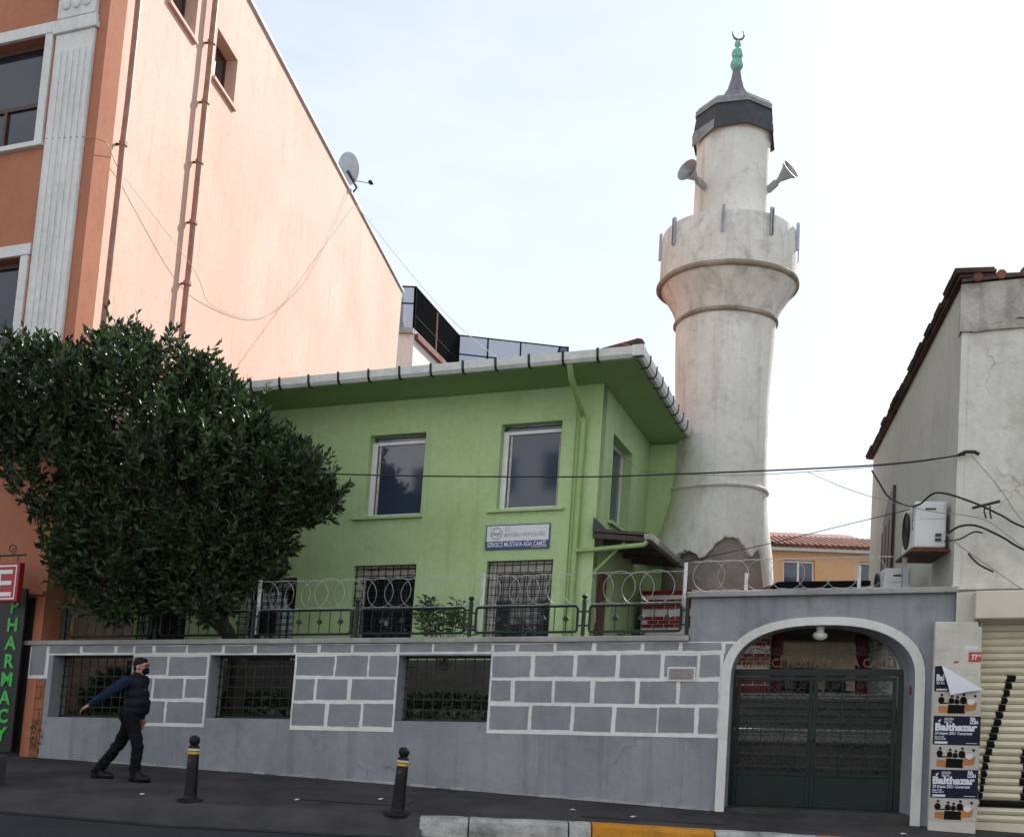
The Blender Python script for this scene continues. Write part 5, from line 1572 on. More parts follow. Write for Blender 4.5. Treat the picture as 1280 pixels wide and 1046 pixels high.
# ------------------------------------------------------------------ railing on the wall
rail = thing('railing', 'dark green iron railing with rounded panels along the top of the grey wall', 'railing', W.p(-2.5, 2.115, -.12))
RW = -.12
POSTS = [-7.65, -5.95, -4.25, -2.56, -.82, .80, 2.19]
for u in POSTS:
    mb = MB(); mb.box(W, u - .024, u + .024, 2.112, 2.60, RW - .024, RW + .024); p = mb.build('post', 'green_iron', rail, bevel=.004)
    mb = MB(); mb.lathe(W.p(u, 2.60, RW), [(.034, 0), (.034, .012), (.018, .02), (.018, .03), (.034, .045), (.04, .062), (.034, .08), (.015, .092), (0, .095)], 12, axis=_V); mb.build('finial', 'green_iron', p, smooth=True)
rb = random.Random(2)
for a, b in zip(POSTS, POSTS[1:]):
    u0, u1, v0, v1, r_ = a + .085, b - .085, 2.185, 2.535, .04
    pts = []
    for cx, cy, s in ((u1 - r_, v0 + r_, -90), (u1 - r_, v1 - r_, 0), (u0 + r_, v1 - r_, 90), (u0 + r_, v0 + r_, 180)):
        pts += arc(W, cx, cy, r_, R(s), R(s + 90), 4, RW)
    mb = MB(); mb.tube(pts, .019, 6, closed=True); pan = mb.build('panel_frame', 'green_iron', rail)
    for c0, c1 in ((a + .02, u0 - .012), (u1 + .012, b - .02)):
        for v in (2.27, 2.46):
            mb = MB(); mb.box(W, c0, c1, v - .012, v + .012, RW - .012, RW + .012); mb.build('link', 'green_iron', rail)
    nb = max(3, round((u1 - u0) / .165))
    for i in range(1, nb):
        u = u0 + (u1 - u0) * i / nb
        mb = MB(); mb.tube([W.p(u, v0, RW), W.p(u, v1, RW)], .0075, 5); mb.build('bar', 'green_iron', pan)
        if i % 2 == 0:
            mb = MB(); vm = 2.36
            lf = [(0, -.045), (.018, -.02), (.04, -.018), (.045, .008), (.03, .018), (.022, .038), (0, .05), (-.022, .038), (-.03, .018), (-.045, .008), (-.04, -.018), (-.018, -.02)]
            mb.prism(W, [(u + x, vm + y) for x, y in lf], RW - .012, RW + .012); mb.build('leaf_ornament', 'green_iron', pan, bevel=.004)

# ------------------------------------------------------------------ razor wire
simple('razor_steel', (.36, .365, .37), .45, .3)
def razor(name, label, u0, u1, vc, r_, step_, ww, posts, lowv):
    t = thing(name, label, 'razor wire', W.p((u0 + u1) / 2, lowv, ww), 'coils of razor wire along the street wall')
    n = int((u1 - u0) / step_)
    for i in range(n + 1):
        cu = u0 + i * step_ + random.uniform(-.02, .02)
        cv = vc + random.uniform(-.012, .012)
        rr = r_ * random.uniform(.95, 1.05)
        k = 40
        pts = [W.p(cu + rr * math.cos(2 * math.pi * j / k), cv + rr * math.sin(2 * math.pi * j / k), ww + (.02 if i % 2 else -.02) + .03 * math.sin(2 * math.pi * j / k + i)) for j in range(k)]
        mb = MB()
        mb.tube(pts, .0032, 4, closed=True)
        for j in range(0, k):
            p, q = pts[j], pts[(j + 1) % k]
            d = (q - p).normalized(); o = (p - W.p(cu, cv, ww)).normalized(); m_ = (p + q) / 2
            mb.add([m_ - d * .018 + o * .008, m_ + d * .003, m_ - d * .018 - o * .008, m_ - d * .004], [(0, 1, 2, 3)])
            mb.add([m_ + d * .018 + o * .008, m_ - d * .003, m_ + d * .018 - o * .008, m_ + d * .004], [(0, 1, 2, 3)])
        mb.build('coil', 'razor_steel', t, recalc=False, kind='stuff')
    for v in (vc + r_ * .93, vc - r_ * .93):
        pts = [W.p(u0 - .2 + (u1 - u0 + .4) * j / 40, v + random.uniform(-.008, .008), ww) for j in range(41)]
        mb = MB(); mb.tube(pts, .003, 4)
        for j in range(40 * 5):
            q = lerp(pts[j // 5], pts[j // 5 + 1], (j % 5) / 5)
            mb.add([q + _V * .010 - _U * .012, q + _U * .003, q - _V * .010 - _U * .012], [(0, 1, 2)])
        mb.build('strand', 'razor_steel', t, recalc=False)
    for u, v0, v1 in posts:
        mb = MB(); mb.box(W, u - .02, u + .02, v0, v1, ww - .045, ww - .04); mb.box(W, u - .02, u - .014, v0, v1, ww - .039, ww - .005)
        mb.build('angle_post', 'white_metal', t)
razor('razor_wire', 'coils of barbed razor wire above the railing of the grey wall', -6.0, 1.98, 2.775, .222, .268, -.20, ((-4.25, 2.2, 3.02), (-.70, 2.2, 3.02), (2.12, 2.2, 3.10)), 2.55)
razor('razor_wire', 'loose razor wire strung above the gateway coping', 2.42, 4.5, 2.92, .21, .33, -.30, ((2.9, 2.67, 2.95), (4.3, 2.67, 3.0)), 2.7)

# ------------------------------------------------------------------ evergreen tree and shrubs
LOBES = [(-6.05, 16.3, 5.75, 1.35), (-6.35, 16.5, 6.45, .72), (-5.50, 16.6, 6.25, .70), (-4.85, 16.5, 5.45, .95), (-4.95, 16.6, 6.10, .5), (-7.15, 15.7, 5.7, 1.05), (-7.05, 15.8, 6.15, .55), (-4.05, 16.4, 5.05, .75), (-3.8, 16.3, 4.6, .95),
         (-3.12, 16.1, 4.5, .52), (-5.4, 16.1, 4.5, 1.5), (-7.2, 15.5, 4.65, 1.05), (-4.05, 16.3, 3.95, .75), (-6.1, 16.0, 3.7, 1.05), (-4.8, 16.1, 3.6, .95), (-6.9, 15.6, 3.6, .75), (-7.9, 15.3, 5.1, .8), (-3.5, 16.2, 4.85, .45), (-8.3, 15.2, 4.3, .7), (-5.9, 15.9, 3.15, .85), (-4.7, 16.0, 3.1, .8), (-6.9, 15.6, 3.05, .65), (-4.05, 16.1, 3.35, .6)]
tree = thing('evergreen_tree', 'dense dark evergreen tree with glossy leaves behind the wall on the left', 'tree', W.p(-5.2, .62, -1.3))
tb_ = W.p(-5.2, .6, -1.3)
mb = MB()
mb.tube(smooth_path([tb_, tb_ + Vector((.05, -.1, .8)), tb_ + Vector((-.1, -.25, 1.7)), Vector((-5.5, 16.3, 3.9)), Vector((-5.5, 16.3, 5.2))], 4), [.17 - .007 * i for i in range(17)], 9)
for lx, ly, lz, lr in LOBES:
    if lx < -6.8 and lz < 5.3: continue
    s0 = lerp(tb_ + Vector((-.1, -.25, 1.6)), Vector((-5.5, 16.3, 4.2)), random.random())
    c = Vector((lx, ly, lz))
    mb.tube(smooth_path([s0, lerp(s0, c, .5) + Vector((random.uniform(-.2, .2), random.uniform(-.2, .2), .1)), c, c + (c - s0).normalized() * lr * .6], 4), [.07 - .0045 * i for i in range(13)], 6)
mb.build('trunk', 'bark', tree, smooth=True)
rt_ = random.Random(77)
mb = MB()
tot = sum(l[3] ** 2 for l in LOBES)
twigs = MB()
for lx, ly, lz, lr in LOBES:
    for _ in range(int(6600 * lr ** 2 / tot)):
        d = Vector((rt_.gauss(0, 1), rt_.gauss(0, 1), rt_.gauss(0, 1))).normalized()
        rr = (lr - .12) * rt_.uniform(.35, 1.06) ** .55
        p = Vector((lx, ly, lz)) + d * rr
        inside = any((p - Vector(l[:3])).length < l[3] * .62 for l in LOBES if l[3] != lr)
        if inside and rt_.random() < .85: continue
        if p.z < 2.5 + .3 * noise.noise(p * 1.7): continue
        if rr > lr * .72 and noise.noise(p * 1.5 + Vector((5, 1, 3))) < -.06: continue
        if p.y > 16.75 and p.x < -7.0: continue
        if p.z < min(4.8, 4.45 - (p.x + 7.4) * 1.7): continue
        g = (d * .7 + Vector((0, 0, .75)) + Vector((rt_.uniform(-.5, .5), rt_.uniform(-.5, .5), rt_.uniform(-.3, .3)))).normalized()
        L = rt_.uniform(.16, .34)
        if rr > lr * .88: L *= rt_.uniform(.9, 1.9 if d.z > 0 else 1.3)
        twigs.tube([p - g * L * .5, p + g * L], .004, 3, caps=False)
        nl = rt_.randint(8, 12)
        for k in range(nl):
            t = k / (nl - 1)
            a = k * 2.4
            s = g.cross(Vector((.3, .2, 1))).normalized()
            q = g.cross(s)
            o = (s * math.cos(a) + q * math.sin(a))
            ld = (o * (1.0 - .6 * t) + g * (.45 + .6 * t)).normalized()
            leaf(mb, p + g * L * (t * 1.05 - .1), ld, rt_.uniform(.135, .205) * (1 - .2 * t), rt_, .42)
mb.build('crown', 'leaf_dark', tree, recalc=False, kind='stuff')
twigs.build('twigs', 'bark', tree, recalc=False, kind='stuff')
def shrub(label, c, rx, rz, n, L):
    t = thing('shrub', label, 'shrub', (c[0], c[1], c[2] - .7))
    mb, st = MB(), MB()
    for i in range(n):
        g = Vector((rt_.uniform(-.6, .6), rt_.uniform(-.5, .4), 1)).normalized()
        top = Vector(c) + Vector((rt_.uniform(-rx, rx), rt_.uniform(-.25, .2), rt_.uniform(-.3, 1) * rz))
        root = Vector((c[0] + rt_.uniform(-.2, .2) * rx, c[1], c[2] - .75))
        st.tube([root, lerp(root, top, .6) + Vector((rt_.uniform(-.05, .05), 0, 0)), top], .006, 4)
        for k in range(13):
            a = k * 2.4
            o = Vector((math.cos(a), math.sin(a) * .7, rt_.uniform(-.1, .5))).normalized()
            leaf(mb, top - g * .26 * (1 - k / 13), o, L * rt_.uniform(.8, 1.25), rt_, .30)
    mb.build('foliage', 'leaf_shrub', t, recalc=False, kind='stuff'); st.build('stems', 'bark', t, recalc=False)
shrub('leafy green shrub behind the railing between the two barred lower windows', (-.98, 15.9, 2.72), .42, .36, 26, .13)
shrub('small low shrub behind the railing in front of the right barred window', (-.10, 15.9, 2.58), .14, .2, 6, .12)
shrub('small shrub beside the red brown side door', (1.95, 17.2, 2.62), .18, .2, 6, .12)
# hedge at the foot of the house, seen through the wall openings
mb = MB()
for _ in range(9000):
    p = H.p(rt_.uniform(-8.6, 1.0), rt_.uniform(-.5, -.02), rt_.uniform(.25, 1.6))
    leaf(mb, p, Vector((rt_.uniform(-1, 1), rt_.uniform(-1.2, .3), rt_.uniform(-.2, 1))).normalized(), rt_.uniform(.09, .15), rt_, .4)
tag(mb.build('hedge', 'leaf_dark', recalc=False), 'dark hedge along the foot of the green house seen through the wall openings', 'hedge', kind='stuff')
mb = MB()
leaf_blob(mb, W.p(-7.2, 1.25, -1.2), (.7, .35, .45), 1400, .12, rt_)
tag(mb.build('garden_bush', 'leaf_dark', recalc=False), 'dark bush behind the leftmost barred opening of the grey wall', 'bush')
mb = MB(); mb.box(H, -8.8, 1.1, -1.0, -.22, 1.2, 1.32)
tag(mb.build('garden_kerb', 'concrete'), 'low pale concrete edging in the garden behind the wall openings', 'kerb')

# ------------------------------------------------------------------ bollards
def bollard(label, x, y, z, tilt, h=.80):
    t = thing('bollard', label, 'bollard', (x, y, z), 'black bollards along the kerb')
    ax = Vector((math.sin(tilt), 0, math.cos(tilt)))
    b = Vector((x, y, z - .01))
    k = h / .80
    def part(n_, pr, m_):
        mb = MB(); mb.lathe(b, [(r_, zz_ * k) for r_, zz_ in pr], 24, axis=ax); return mb.build(n_, m_, t, smooth=True)
    part('base', [(.165, 0), (.165, .02), (.15, .032), (.09, .045), (.078, .075)], 'rubber_black')
    part('body', [(.080, .04), (.076, .12), (.070, .40), (.068, .562), (.066, .566), (.072, .58), (.068, .60), (.068, .655), (.062, .672), (.042, .682), (.045, .69)], 'rubber_black')
    part('yellow_band', [(.0685, .575), (.0735, .576), (.0735, .607), (.0685, .608)], 'reflect_yellow')
    part('white_band', [(.0685, .617), (.0735, .618), (.0735, .642), (.0685, .643)], 'reflect_white')
    part('ball', [(.04, .68), (.055, .70), (.067, .735), (.06, .77), (.04, .79), (.015, .798), (0, .80)], 'rubber_black')
    mb = MB(); mb.lathe(b + ax * .50 * k + Vector((-.02, -.066, 0)), [(.02, 0), (.012, .006), (0, .006)], 8, axis=(0, -1, 0)); mb.build('badge', 'bin_grey', t)
bollard('black rubber bollard with yellow and white bands just right of the walking man', -3.80, 13.06, .205, .012)
bollard('black rubber bollard with yellow and white bands beside the first white kerb stone', -1.24, 12.60, .202, .062, .79)
po = thing('reflector_post', 'short grey square post with yellow stripe at the left edge below the pharmacy sign', 'post', (-6.62, 13.85, .21))
mb = MB(); mb.box(G, -6.76, -6.47, .2, .60, -13.98, -13.72); mb.build('post_body', 'bin_grey', po, bevel=.015)
mb = MB(); mb.box(G, -6.525, -6.485, .26, .57, -13.719, -13.712); mb.build('yellow_stripe', 'reflect_yellow', po)

# ------------------------------------------------------------------ cables
def cable(label, pts, r_, m_, k=8):
    mb = MB(); mb.tube(smooth_path(pts, k), r_, 5)
    return tag(mb.build('cable', m_, smooth=True), label, 'cable', 'overhead cables')
cable('black overhead cable crossing in front of the house and the minaret', [(-6.92, 16.6, 5.03), (-2.57, 15.6, 4.81), (0.6, 14.6, 4.69), (2.08, 14.1, 4.68), (4.47, 13.2, 4.7), (5.5, 12.85, 4.80)], .011, 'cable_black')
cable('pale thin cable running from the satellite dish down to the house corner', [(-5.35, 32.0, 16.7), (-1.93, 26.5, 11.27), (0.67, 22.0, 7.94), (2.18, 18.6, 5.69)], .010, 'cable_white')
cable('thin grey cable from the house corner to the cream building', [(2.18, 18.6, 5.69), (3.21, 16.6, 5.24), (4.05, 15.0, 4.98), (5.05, 13.4, 4.80), (5.5, 12.85, 4.82)], .005, 'cable_grey')
cable('thick black cable looping over the upper air conditioner', [(4.91, 14.5, 4.93), (4.92, 14.2, 4.68), (4.94, 13.9, 4.44), (5.0, 13.4, 4.24), (5.04, 13.1, 4.21), (5.14, 12.8, 4.3), (5.52, 12.7, 4.18), (5.81, 12.6, 4.02), (6.09, 12.4, 3.82), (7.2, 12.1, 3.5)], .013, 'cable_black')
cable('thin dark cable from the broken minaret foot to the air conditioner', [(2.69, 17.5, 3.93), (3.73, 16.0, 4.05), (4.56, 14.4, 4.15), (4.96, 13.2, 4.16)], .006, 'cable_black')
cable('thin grey cable sagging behind the upper air conditioner', [(4.16, 15.0, 4.99), (4.6, 14.2, 4.56), (4.94, 12.7, 4.06), (5.62, 12.6, 3.95), (6.14, 12.5, 3.57), (7.2, 12.2, 3.0)], .005, 'cable_grey')
cable('thin grey cable slanting down the front of the cream building', [(5.53, 12.75, 4.77), (5.83, 12.65, 4.35), (6.19, 12.55, 3.82), (7.2, 12.2, 2.9)], .005, 'cable_grey')
cable('thin grey cable from the air conditioner to the shutter box', [(5.14, 12.6, 3.78), (5.33, 12.55, 3.6), (5.69, 12.5, 3.34), (6.09, 12.4, 3.06), (7.2, 12.1, 2.5)], .006, 'cable_grey')
cable('thick black cable from the air conditioner valves along the front wall', [(5.2, 12.7, 3.77), (5.33, 12.6, 3.86), (5.54, 12.6, 3.87), (5.81, 12.55, 3.74), (6.14, 12.5, 3.55), (7.2, 12.1, 3.0)], .014, 'cable_black')
cable('second black cable from the air conditioner valves, lower on the wall', [(5.2, 12.75, 3.70), (5.36, 12.7, 3.72), (5.5, 12.62, 3.80), (5.62, 12.65, 3.80)], .010, 'cable_black')
cable('thin pale cable hanging in a long curve on the pink wall', [AF.p(-1.0, 10.5, .06), AS.p(.0, 10.35, .10), AS.p(.9, 10.2, .06), AS.p(3.7, 9.7, .22), AS.p(5.2, 9.5, .05), AS.p(8.0, 10.2, .05), AS.p(10.3, 11.6, .05), AS.p(12.0, 13.2, .05), AS.p(14.6, 16.6, .06)], .006, 'cable_grey')
cable('thin cable stub hanging on the front of the cream building', [(5.46, 12.68, 3.55), (5.58, 12.66, 3.42), (5.74, 12.62, 3.33)], .012, 'cable_black')
cn_ = thing('cable_clamp', 'black cable clamp high on the corner of the cream building', 'clamp', (5.5, 12.84, 4.8))
mb = MB(); mb.tube([(5.42, 12.86, 4.79), (5.48, 12.80, 4.82), (5.58, 12.78, 4.82), (5.64, 12.80, 4.80)], .022, 6); mb.build('insulator', 'cable_black', cn_)
cn_ = thing('cable_bracket', 'tangle of black connectors on the front wall beside the air conditioner', 'bracket', (5.72, 12.6, 4.1))
mb = MB(); mb.tube([(5.50, 12.66, 4.10), (5.62, 12.6, 4.13), (5.80, 12.58, 4.18)], .018, 5); mb.build('bracket_arm', 'cable_black', cn_)
for k in (0, 2):
    mb = MB(); mb.tube([(5.62 + .03 * k, 12.58, 4.12), (5.60 + .035 * k, 12.56, 4.04), (5.63 + .03 * k, 12.57, 3.96 + .03 * (k % 2))], .010, 5); mb.build('connector', 'cable_black', cn_)

# ------------------------------------------------------------------ walking man
def capsule(mb, a, b, ra, rb_, n=14, flat=(1, 1, 1)):
    a, b = Vector(a), Vector(b)
    d = b - a
    L = d.length
    ax = d.normalized() if L > 1e-6 else Vector((0, 0, 1))
    pr = [(0.0, -ra)] + [(ra * math.sin(t), -ra * math.cos(t)) for t in (.5, 1.0, 1.4)] + [(ra, 0.0), (rb_, L)] + [(rb_ * math.sin(t), L + rb_ * math.cos(t)) for t in (1.4, 1.0, .5)] + [(0.0, L + rb_)]
    mb.lathe(a, pr, n, axis=ax, caps=False)
def ellipsoid(mb, c, r3, n=16, rows=10):
    c = Vector(c)
    vs, fs = [], []
    for i in range(rows + 1):
        t = math.pi * i / rows
        for j in range(n):
            a = 2 * math.pi * j / n
            vs.append(c + Vector((r3[0] * math.sin(t) * math.cos(a), r3[1] * math.sin(t) * math.sin(a), r3[2] * math.cos(t))))
    for i in range(rows):
        for j in range(n):
            fs.append((i * n + j, i * n + (j + 1) % n, (i + 1) * n + (j + 1) % n, (i + 1) * n + j))
    mb.add(vs, fs)
PO = Vector((-5.12, 14.62, .272))
PY = R(-6)
PF = Matrix.Rotation(PY, 3, 'Z')
PSC = .975
person = thing('person', 'man in black vest, navy sleeves, black trousers, face mask and glasses walking past the wall', 'person', PO)
def grow(name, mb, mat, voxel=.012, smooth=6, parent=person, fold=0.0):
    """melt the overlapping volumes into one continuous skin"""
    me = bpy.data.meshes.new('tmp_body')
    me.from_pydata([PF @ (v * PSC) for v in mb.v], [], mb.f)
    bm = bmesh.new(); bm.from_mesh(me)
    bmesh.ops.remove_doubles(bm, verts=bm.verts, dist=1e-5)
    bmesh.ops.recalc_face_normals(bm, faces=bm.faces)
    bm.to_mesh(me); bm.free()
    o = bpy.data.objects.new('tmp_body', me)
    COL.objects.link(o)
    md = o.modifiers.new('r', 'REMESH'); md.mode = 'VOXEL'; md.voxel_size = voxel; md.use_smooth_shade = True
    if smooth:
        s = o.modifiers.new('s', 'SMOOTH'); s.factor = .5; s.iterations = smooth
    dg = bpy.context.evaluated_depsgraph_get()
    res = bpy.data.meshes.new_from_object(o.evaluated_get(dg))
    bpy.data.objects.remove(o); bpy.data.meshes.remove(me)
    res.name = name
    if fold:      # creases in the cloth
        nrm_ = [v.normal.copy() for v in res.vertices]
        for v, nv_ in zip(res.vertices, nrm_):
            q = v.co
            v.co = q + nv_ * fold * (noise.noise(Vector((q.x * 9, q.y * 9, q.z * 16))) + .6 * noise.noise(Vector((q.x * 22, q.y * 22, q.z * 30))))
    res.materials.clear(); res.materials.append(M[mat])
    ob = bpy.data.objects.new(name, res)
    COL.objects.link(ob)
    put(ob, PO, parent)
    return ob
HD = Vector((.085, 0, 1.585))
# joints (x forward, y to his left, z up)
RH, RK, RA, RT = (.02, -.09, .90), (.165, -.115, .50), (.16, -.12, .10), (.37, -.15, .04)
LH, LK, LA, LT = (-.02, .09, .90), (-.20, .10, .50), (-.50, .10, .115), (-.28, .09, .04)
RSH, REL, RWR = (-.02, -.185, 1.38), (-.27, -.27, 1.19), (-.485, -.28, 1.04)
LSH, LEL, LWR = (.05, .185, 1.39), (.0, .24, 1.11), (.05, .22, .88)
b = MB()
capsule(b, RH, RK, .078, .052); capsule(b, RK, RA, .052, .036); capsule(b, RA, (RA[0] + .13, RA[1], .045), .034, .022)
capsule(b, LH, LK, .078, .052); capsule(b, LK, LA, .052, .036); capsule(b, LA, (LA[0] + .13, LA[1], .045), .034, .022)
ellipsoid(b, (0, 0, .95), (.12, .16, .13)); ellipsoid(b, (.05, 0, 1.10), (.15, .165, .17)); ellipsoid(b, (.02, 0, 1.30), (.125, .175, .18))
capsule(b, RSH, REL, .05, .040); capsule(b, REL, RWR, .040, .028)
capsule(b, LSH, LEL, .05, .040); capsule(b, LEL, LWR, .040, .028)
capsule(b, (.02, 0, 1.40), (.06, 0, 1.52), .062, .058)
ellipsoid(b, HD + Vector((-.008, 0, .025)), (.096, .076, .105)); ellipsoid(b, HD + Vector((.032, 0, -.04)), (.062, .060, .078))
ellipsoid(b, HD + Vector((.10, 0, -.012)), (.022, .015, .026)); ellipsoid(b, HD + Vector((.072, 0, .035)), (.03, .055, .014))
for s in (-1, 1): ellipsoid(b, HD + Vector((-.012, s * .079, -.004)), (.020, .011, .032))
def hand(b, wr, d, palm_n, curl):
    d, palm_n = Vector(d).normalized(), Vector(palm_n).normalized()
    side = d.cross(palm_n).normalized()
    wr = Vector(wr)
    for k in (-1, 0, 1): capsule(b, wr + side * k * .020, wr + d * .085 + side * k * .026, .021, .018)
    for k, L in ((-1.5, .078), (-.5, .092), (.5, .088), (1.5, .068)):
        p0 = wr + d * .092 + side * k * .0225
        p1 = p0 + (d + palm_n * curl * .4).normalized() * L * .5
        p2 = p1 + (d + palm_n * curl * 1.2).normalized() * L * .5
        capsule(b, p0, p1, .0112, .0104, 8); capsule(b, p1, p2, .0104, .0086, 8)
    p0 = wr + d * .02 - side * .024
    p1 = p0 + (d * .6 - side * .8).normalized() * .045
    capsule(b, p0, p1, .0125, .011, 8); capsule(b, p1, p1 + (d - side * .15).normalized() * .035, .011, .009, 8)
hand(b, (-.495, -.282, 1.033), (-.80, -.05, -.48), (.45, .35, -.75), .8)
hand(b, (.052, .219, .868), (.15, -.03, -.98), (-.3, -.9, 0), .9)
body = grow('body', b, 'skin', .0085, 4)
t_ = MB()      # trousers
capsule(t_, (RH[0], RH[1], .93), RK, .108, .082); capsule(t_, RK, (RA[0] - .005, RA[1], .085), .082, .070)
capsule(t_, (LH[0], LH[1], .93), LK, .108, .082); capsule(t_, LK, (LA[0] - .01, LA[1], .10), .082, .072)
ellipsoid(t_, (-.01, 0, .96), (.145, .178, .13)); ellipsoid(t_, (-.07, 0, .90), (.10, .15, .11))
grow('trousers', t_, 'trouser_black', .011, 5, fold=.016)
s_ = MB()      # navy sleeves and collar
capsule(s_, RSH, REL, .082, .064); capsule(s_, REL, Vector(RWR) + Vector((.02, 0, .012)), .064, .046)
capsule(s_, LSH, LEL, .082, .064); capsule(s_, LEL, LWR, .064, .046)
ellipsoid(s_, (.02, 0, 1.28), (.14, .18, .17)); capsule(s_, (.02, 0, 1.40), (.045, 0, 1.475), .085, .070)
ellipsoid(s_, (.03, 0, 1.00), (.165, .183, .10))
grow('sweater', s_, 'shirt_navy', .011, 4, fold=.014)
v_ = MB()      # quilted vest
ellipsoid(v_, (.035, 0, 1.33), (.155, .205, .145)); ellipsoid(v_, (.05, 0, 1.20), (.172, .205, .13)); ellipsoid(v_, (.065, 0, 1.08), (.185, .208, .125)); ellipsoid(v_, (.055, 0, .985), (.182, .206, .10))
capsule(v_, (.025, 0, 1.42), (.045, 0, 1.465), .098, .085)
grow('vest', v_, 'vest_black', .012, 14, fold=.010)
for A_, T_, pit in ((RA, RT, 0), (LA, LT, 0)):
    sh_ = MB()
    capsule(sh_, (A_[0] - .035, A_[1], .055), (T_[0] - .02, T_[1], .050), .060, .048)
    capsule(sh_, (A_[0], A_[1], .12), (A_[0] + .08, A_[1], .07), .066, .058)
    ellipsoid(sh_, ((A_[0] + T_[0]) / 2 - .02, (A_[1] + T_[1]) / 2, .014), (.165, .05, .014))
    grow('shoe', sh_, 'shoe_black', .010, 3)
h_ = MB()      # short hair
ellipsoid(h_, HD + Vector((-.020, 0, .050)), (.099, .081, .092)); ellipsoid(h_, HD + Vector((-.058, 0, .0)), (.05, .068, .07))
ellipsoid(h_, HD + Vector((.040, 0, .095)), (.048, .06, .032))
grow('hair', h_, 'hair_black', .009, 2)
m_ = MB()
ellipsoid(m_, HD + Vector((.062, 0, -.052)), (.058, .062, .056)); ellipsoid(m_, HD + Vector((.10, 0, -.030)), (.022, .03, .034))
mk = grow('face_mask', m_, 'mask_black', .009, 3)
def pp(v): return PO + PF @ (Vector(v) * PSC)
mb = MB()
for s in (-1, 1):
    mb.tube([pp(HD + Vector((.06, s * .064, -.03))), pp(HD + Vector((-.005, s * .086, -.012)))], .003, 4)
mb.build('mask_strap', 'mask_black', mk)
gl_ = MB()
for s in (-1, 1):
    gl_.tube([pp(HD + Vector((.103 - .018 * abs(math.cos(a)) * (1 if math.cos(a) * s > 0 else 0), s * .034 + .027 * math.cos(a), .018 + .019 * math.sin(a)))) for a in [2 * math.pi * i / 16 for i in range(16)]], .0032, 4, closed=True)
    gl_.tube([pp(HD + Vector((.088, s * .062, .022))), pp(HD + Vector((-.01, s * .086, .016)))], .0032, 4)
gl_.tube([pp(HD + Vector((.106, -.008, .022))), pp(HD + Vector((.106, .008, .022)))], .003, 4)
gls = gl_.build('glasses', 'glass_frame', person, recalc=False)
for s in (-1, 1):
    mb = MB(); ellipsoid(mb, (0, 0, 0), (.008, .014, .007), 8, 6)
    mb.v = [pp(v + HD + Vector((.082, s * .032, .016))) for v in mb.v]
    mb.build('eye', 'lens_glass', body, smooth=True)
    mb = MB(); ellipsoid(mb, (0, 0, 0), (.012, .022, .004), 8, 6)
    mb.v = [pp(v + HD + Vector((.088, s * .034, .042))) for v in mb.v]
    mb.build('eyebrow', 'hair_black', body, smooth=True)
mb = MB(); ellipsoid(mb, (0, 0, 0), (.006, .03, .018), 10, 6)
mb.v = [pp(v + Vector((.205, -.095, 1.27))) for v in mb.v]
mb.build('vest_badge', 'bin_grey', person, smooth=True)

# ------------------------------------------------------------------ wear on the ground
def ground_z(x, y):
    """height of the pavement sheet at a point (between the wall line and the kerb line)"""
    best = .25
    for i in range(len(WALLSIDE) - 1):
        for k in range(33):
            t = k / 32
            a, b = lerp(WALLSIDE[i], WALLSIDE[i + 1], t), lerp(KERBSIDE[i], KERBSIDE[i + 1], t)
            s = (y - a.y) / (b.y - a.y) if abs(b.y - a.y) > 1e-6 else 0
            if -.02 <= s <= 1.02 and abs(a.x + (b.x - a.x) * s - x) < .12:
                return a.z + (b.z - a.z) * s
    return best
simple('patch_asphalt', (0.024, 0.022, 0.023), .75, var=.4, vscale=12, bump=.6, bscale=60)
def ground_sheet(name, poly, m_, lift=.005):
    c = Vector((sum(p[0] for p in poly) / len(poly), sum(p[1] for p in poly) / len(poly)))
    ring_ = []
    for a, b in zip(poly, poly[1:] + poly[:1]):
        for k in range(4):
            t = k / 4
            ring_.append((a[0] + (b[0] - a[0]) * t + random.uniform(-.015, .015), a[1] + (b[1] - a[1]) * t + random.uniform(-.015, .015)))
    mb = MB()
    vs = [Vector((x, y, ground_z(x, y) + lift)) for x, y in ring_] + [Vector((c.x, c.y, ground_z(c.x, c.y) + lift))]
    n_ = len(ring_)
    mb.add(vs, [(i, (i + 1) % n_, n_) for i in range(n_)])
    return tag(mb.build(name, m_), kind='structure')
ground_sheet('pavement_patch', [(-2.6, 13.4), (-1.2, 13.1), (-1.1, 13.7), (-2.5, 14.1)], 'patch_asphalt', .008)
ground_sheet('pavement_patch', [(.9, 12.85), (2.6, 12.55), (2.65, 12.95), (1.0, 13.35)], 'patch_asphalt', .008)
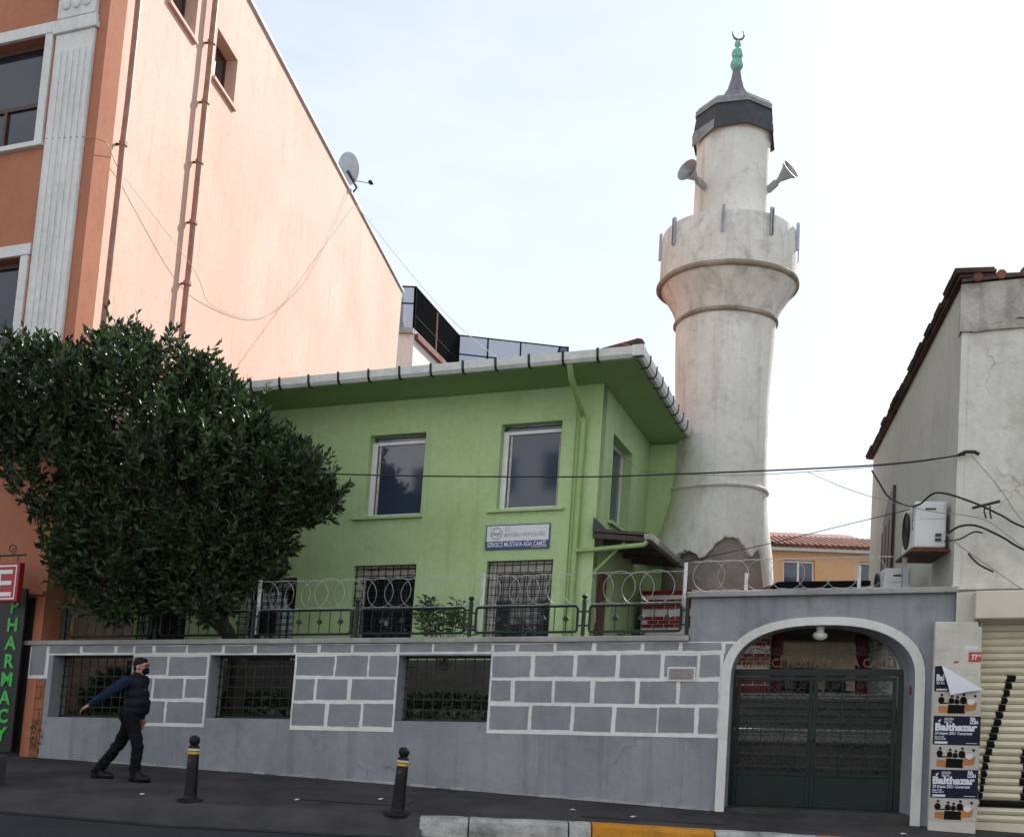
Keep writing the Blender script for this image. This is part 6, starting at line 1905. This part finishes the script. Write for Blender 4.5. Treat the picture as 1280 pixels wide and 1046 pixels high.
# hairline cracks
def crack(x, y, ang, L):
    mb = MB()
    p = Vector((x, y))
    for k in range(int(L / .12)):
        ang += random.uniform(-.5, .5)
        q = p + Vector((math.cos(ang), math.sin(ang))) * .12
        w_ = random.uniform(.003, .008)
        nn = Vector((-math.sin(ang), math.cos(ang))) * w_
        mb.quad(*[Vector((r_.x, r_.y, ground_z(r_.x, r_.y) + .009)) for r_ in (p - nn, q - nn, q + nn, p + nn)])
        p = q
    tag(mb.build('pavement_crack', 'patch_asphalt', recalc=False), kind='structure')
for x, y, a, L in ((-5.9, 14.4, .1, 1.4), (-4.2, 14.2, -.4, 1.6), (-2.9, 13.6, -.2, 1.2), (-.6, 13.5, -.5, 1.5), (1.2, 13.1, -.3, 1.6), (2.9, 12.7, -.1, 1.3), (-3.2, 14.6, -.3, 1.5), (.2, 12.7, .1, 1.2)):
    crack(x, y, a, L)
# scraps of paper
SCR = [((-1.55, 13.55), 'white scrap of paper on the pavement near the right bollard'), ((.85, 13.25), 'white scrap of paper on the pavement below the stone plaque'), ((1.55, 12.9), 'small scrap of paper on the pavement behind the yellow kerb stone'),
       ((4.55, 12.25), 'white scrap of paper on the pavement before the gate'), ((-2.55, 13.3), 'small scrap of paper on the pavement left of the right bollard'), ((-4.5, 13.4), 'white scrap of paper on the pavement left of the left bollard')]
for (x, y), lab in SCR:
    z = ground_z(x, y) + .012
    a = random.uniform(0, 3)
    d, e = Vector((math.cos(a), math.sin(a), 0)) * .035, Vector((-math.sin(a), math.cos(a), 0)) * .025
    c = Vector((x, y, z))
    mb = MB()
    top = [c - d - e, c + d - e * .8 + Vector((0, 0, .012)), c + d * .9 + e, c - d * .8 + e + Vector((0, 0, .006)), c + Vector((0, 0, .014))]
    mb.add(top, [(0, 1, 4), (1, 2, 4), (2, 3, 4), (3, 0, 4)])
    mb.add([p - Vector((0, 0, .002)) for p in top], [(1, 0, 4), (2, 1, 4), (3, 2, 4), (0, 3, 4)])
    tag(mb.build('paper_scrap', 'poster_white', recalc=False), lab, 'litter', 'litter on the pavement')
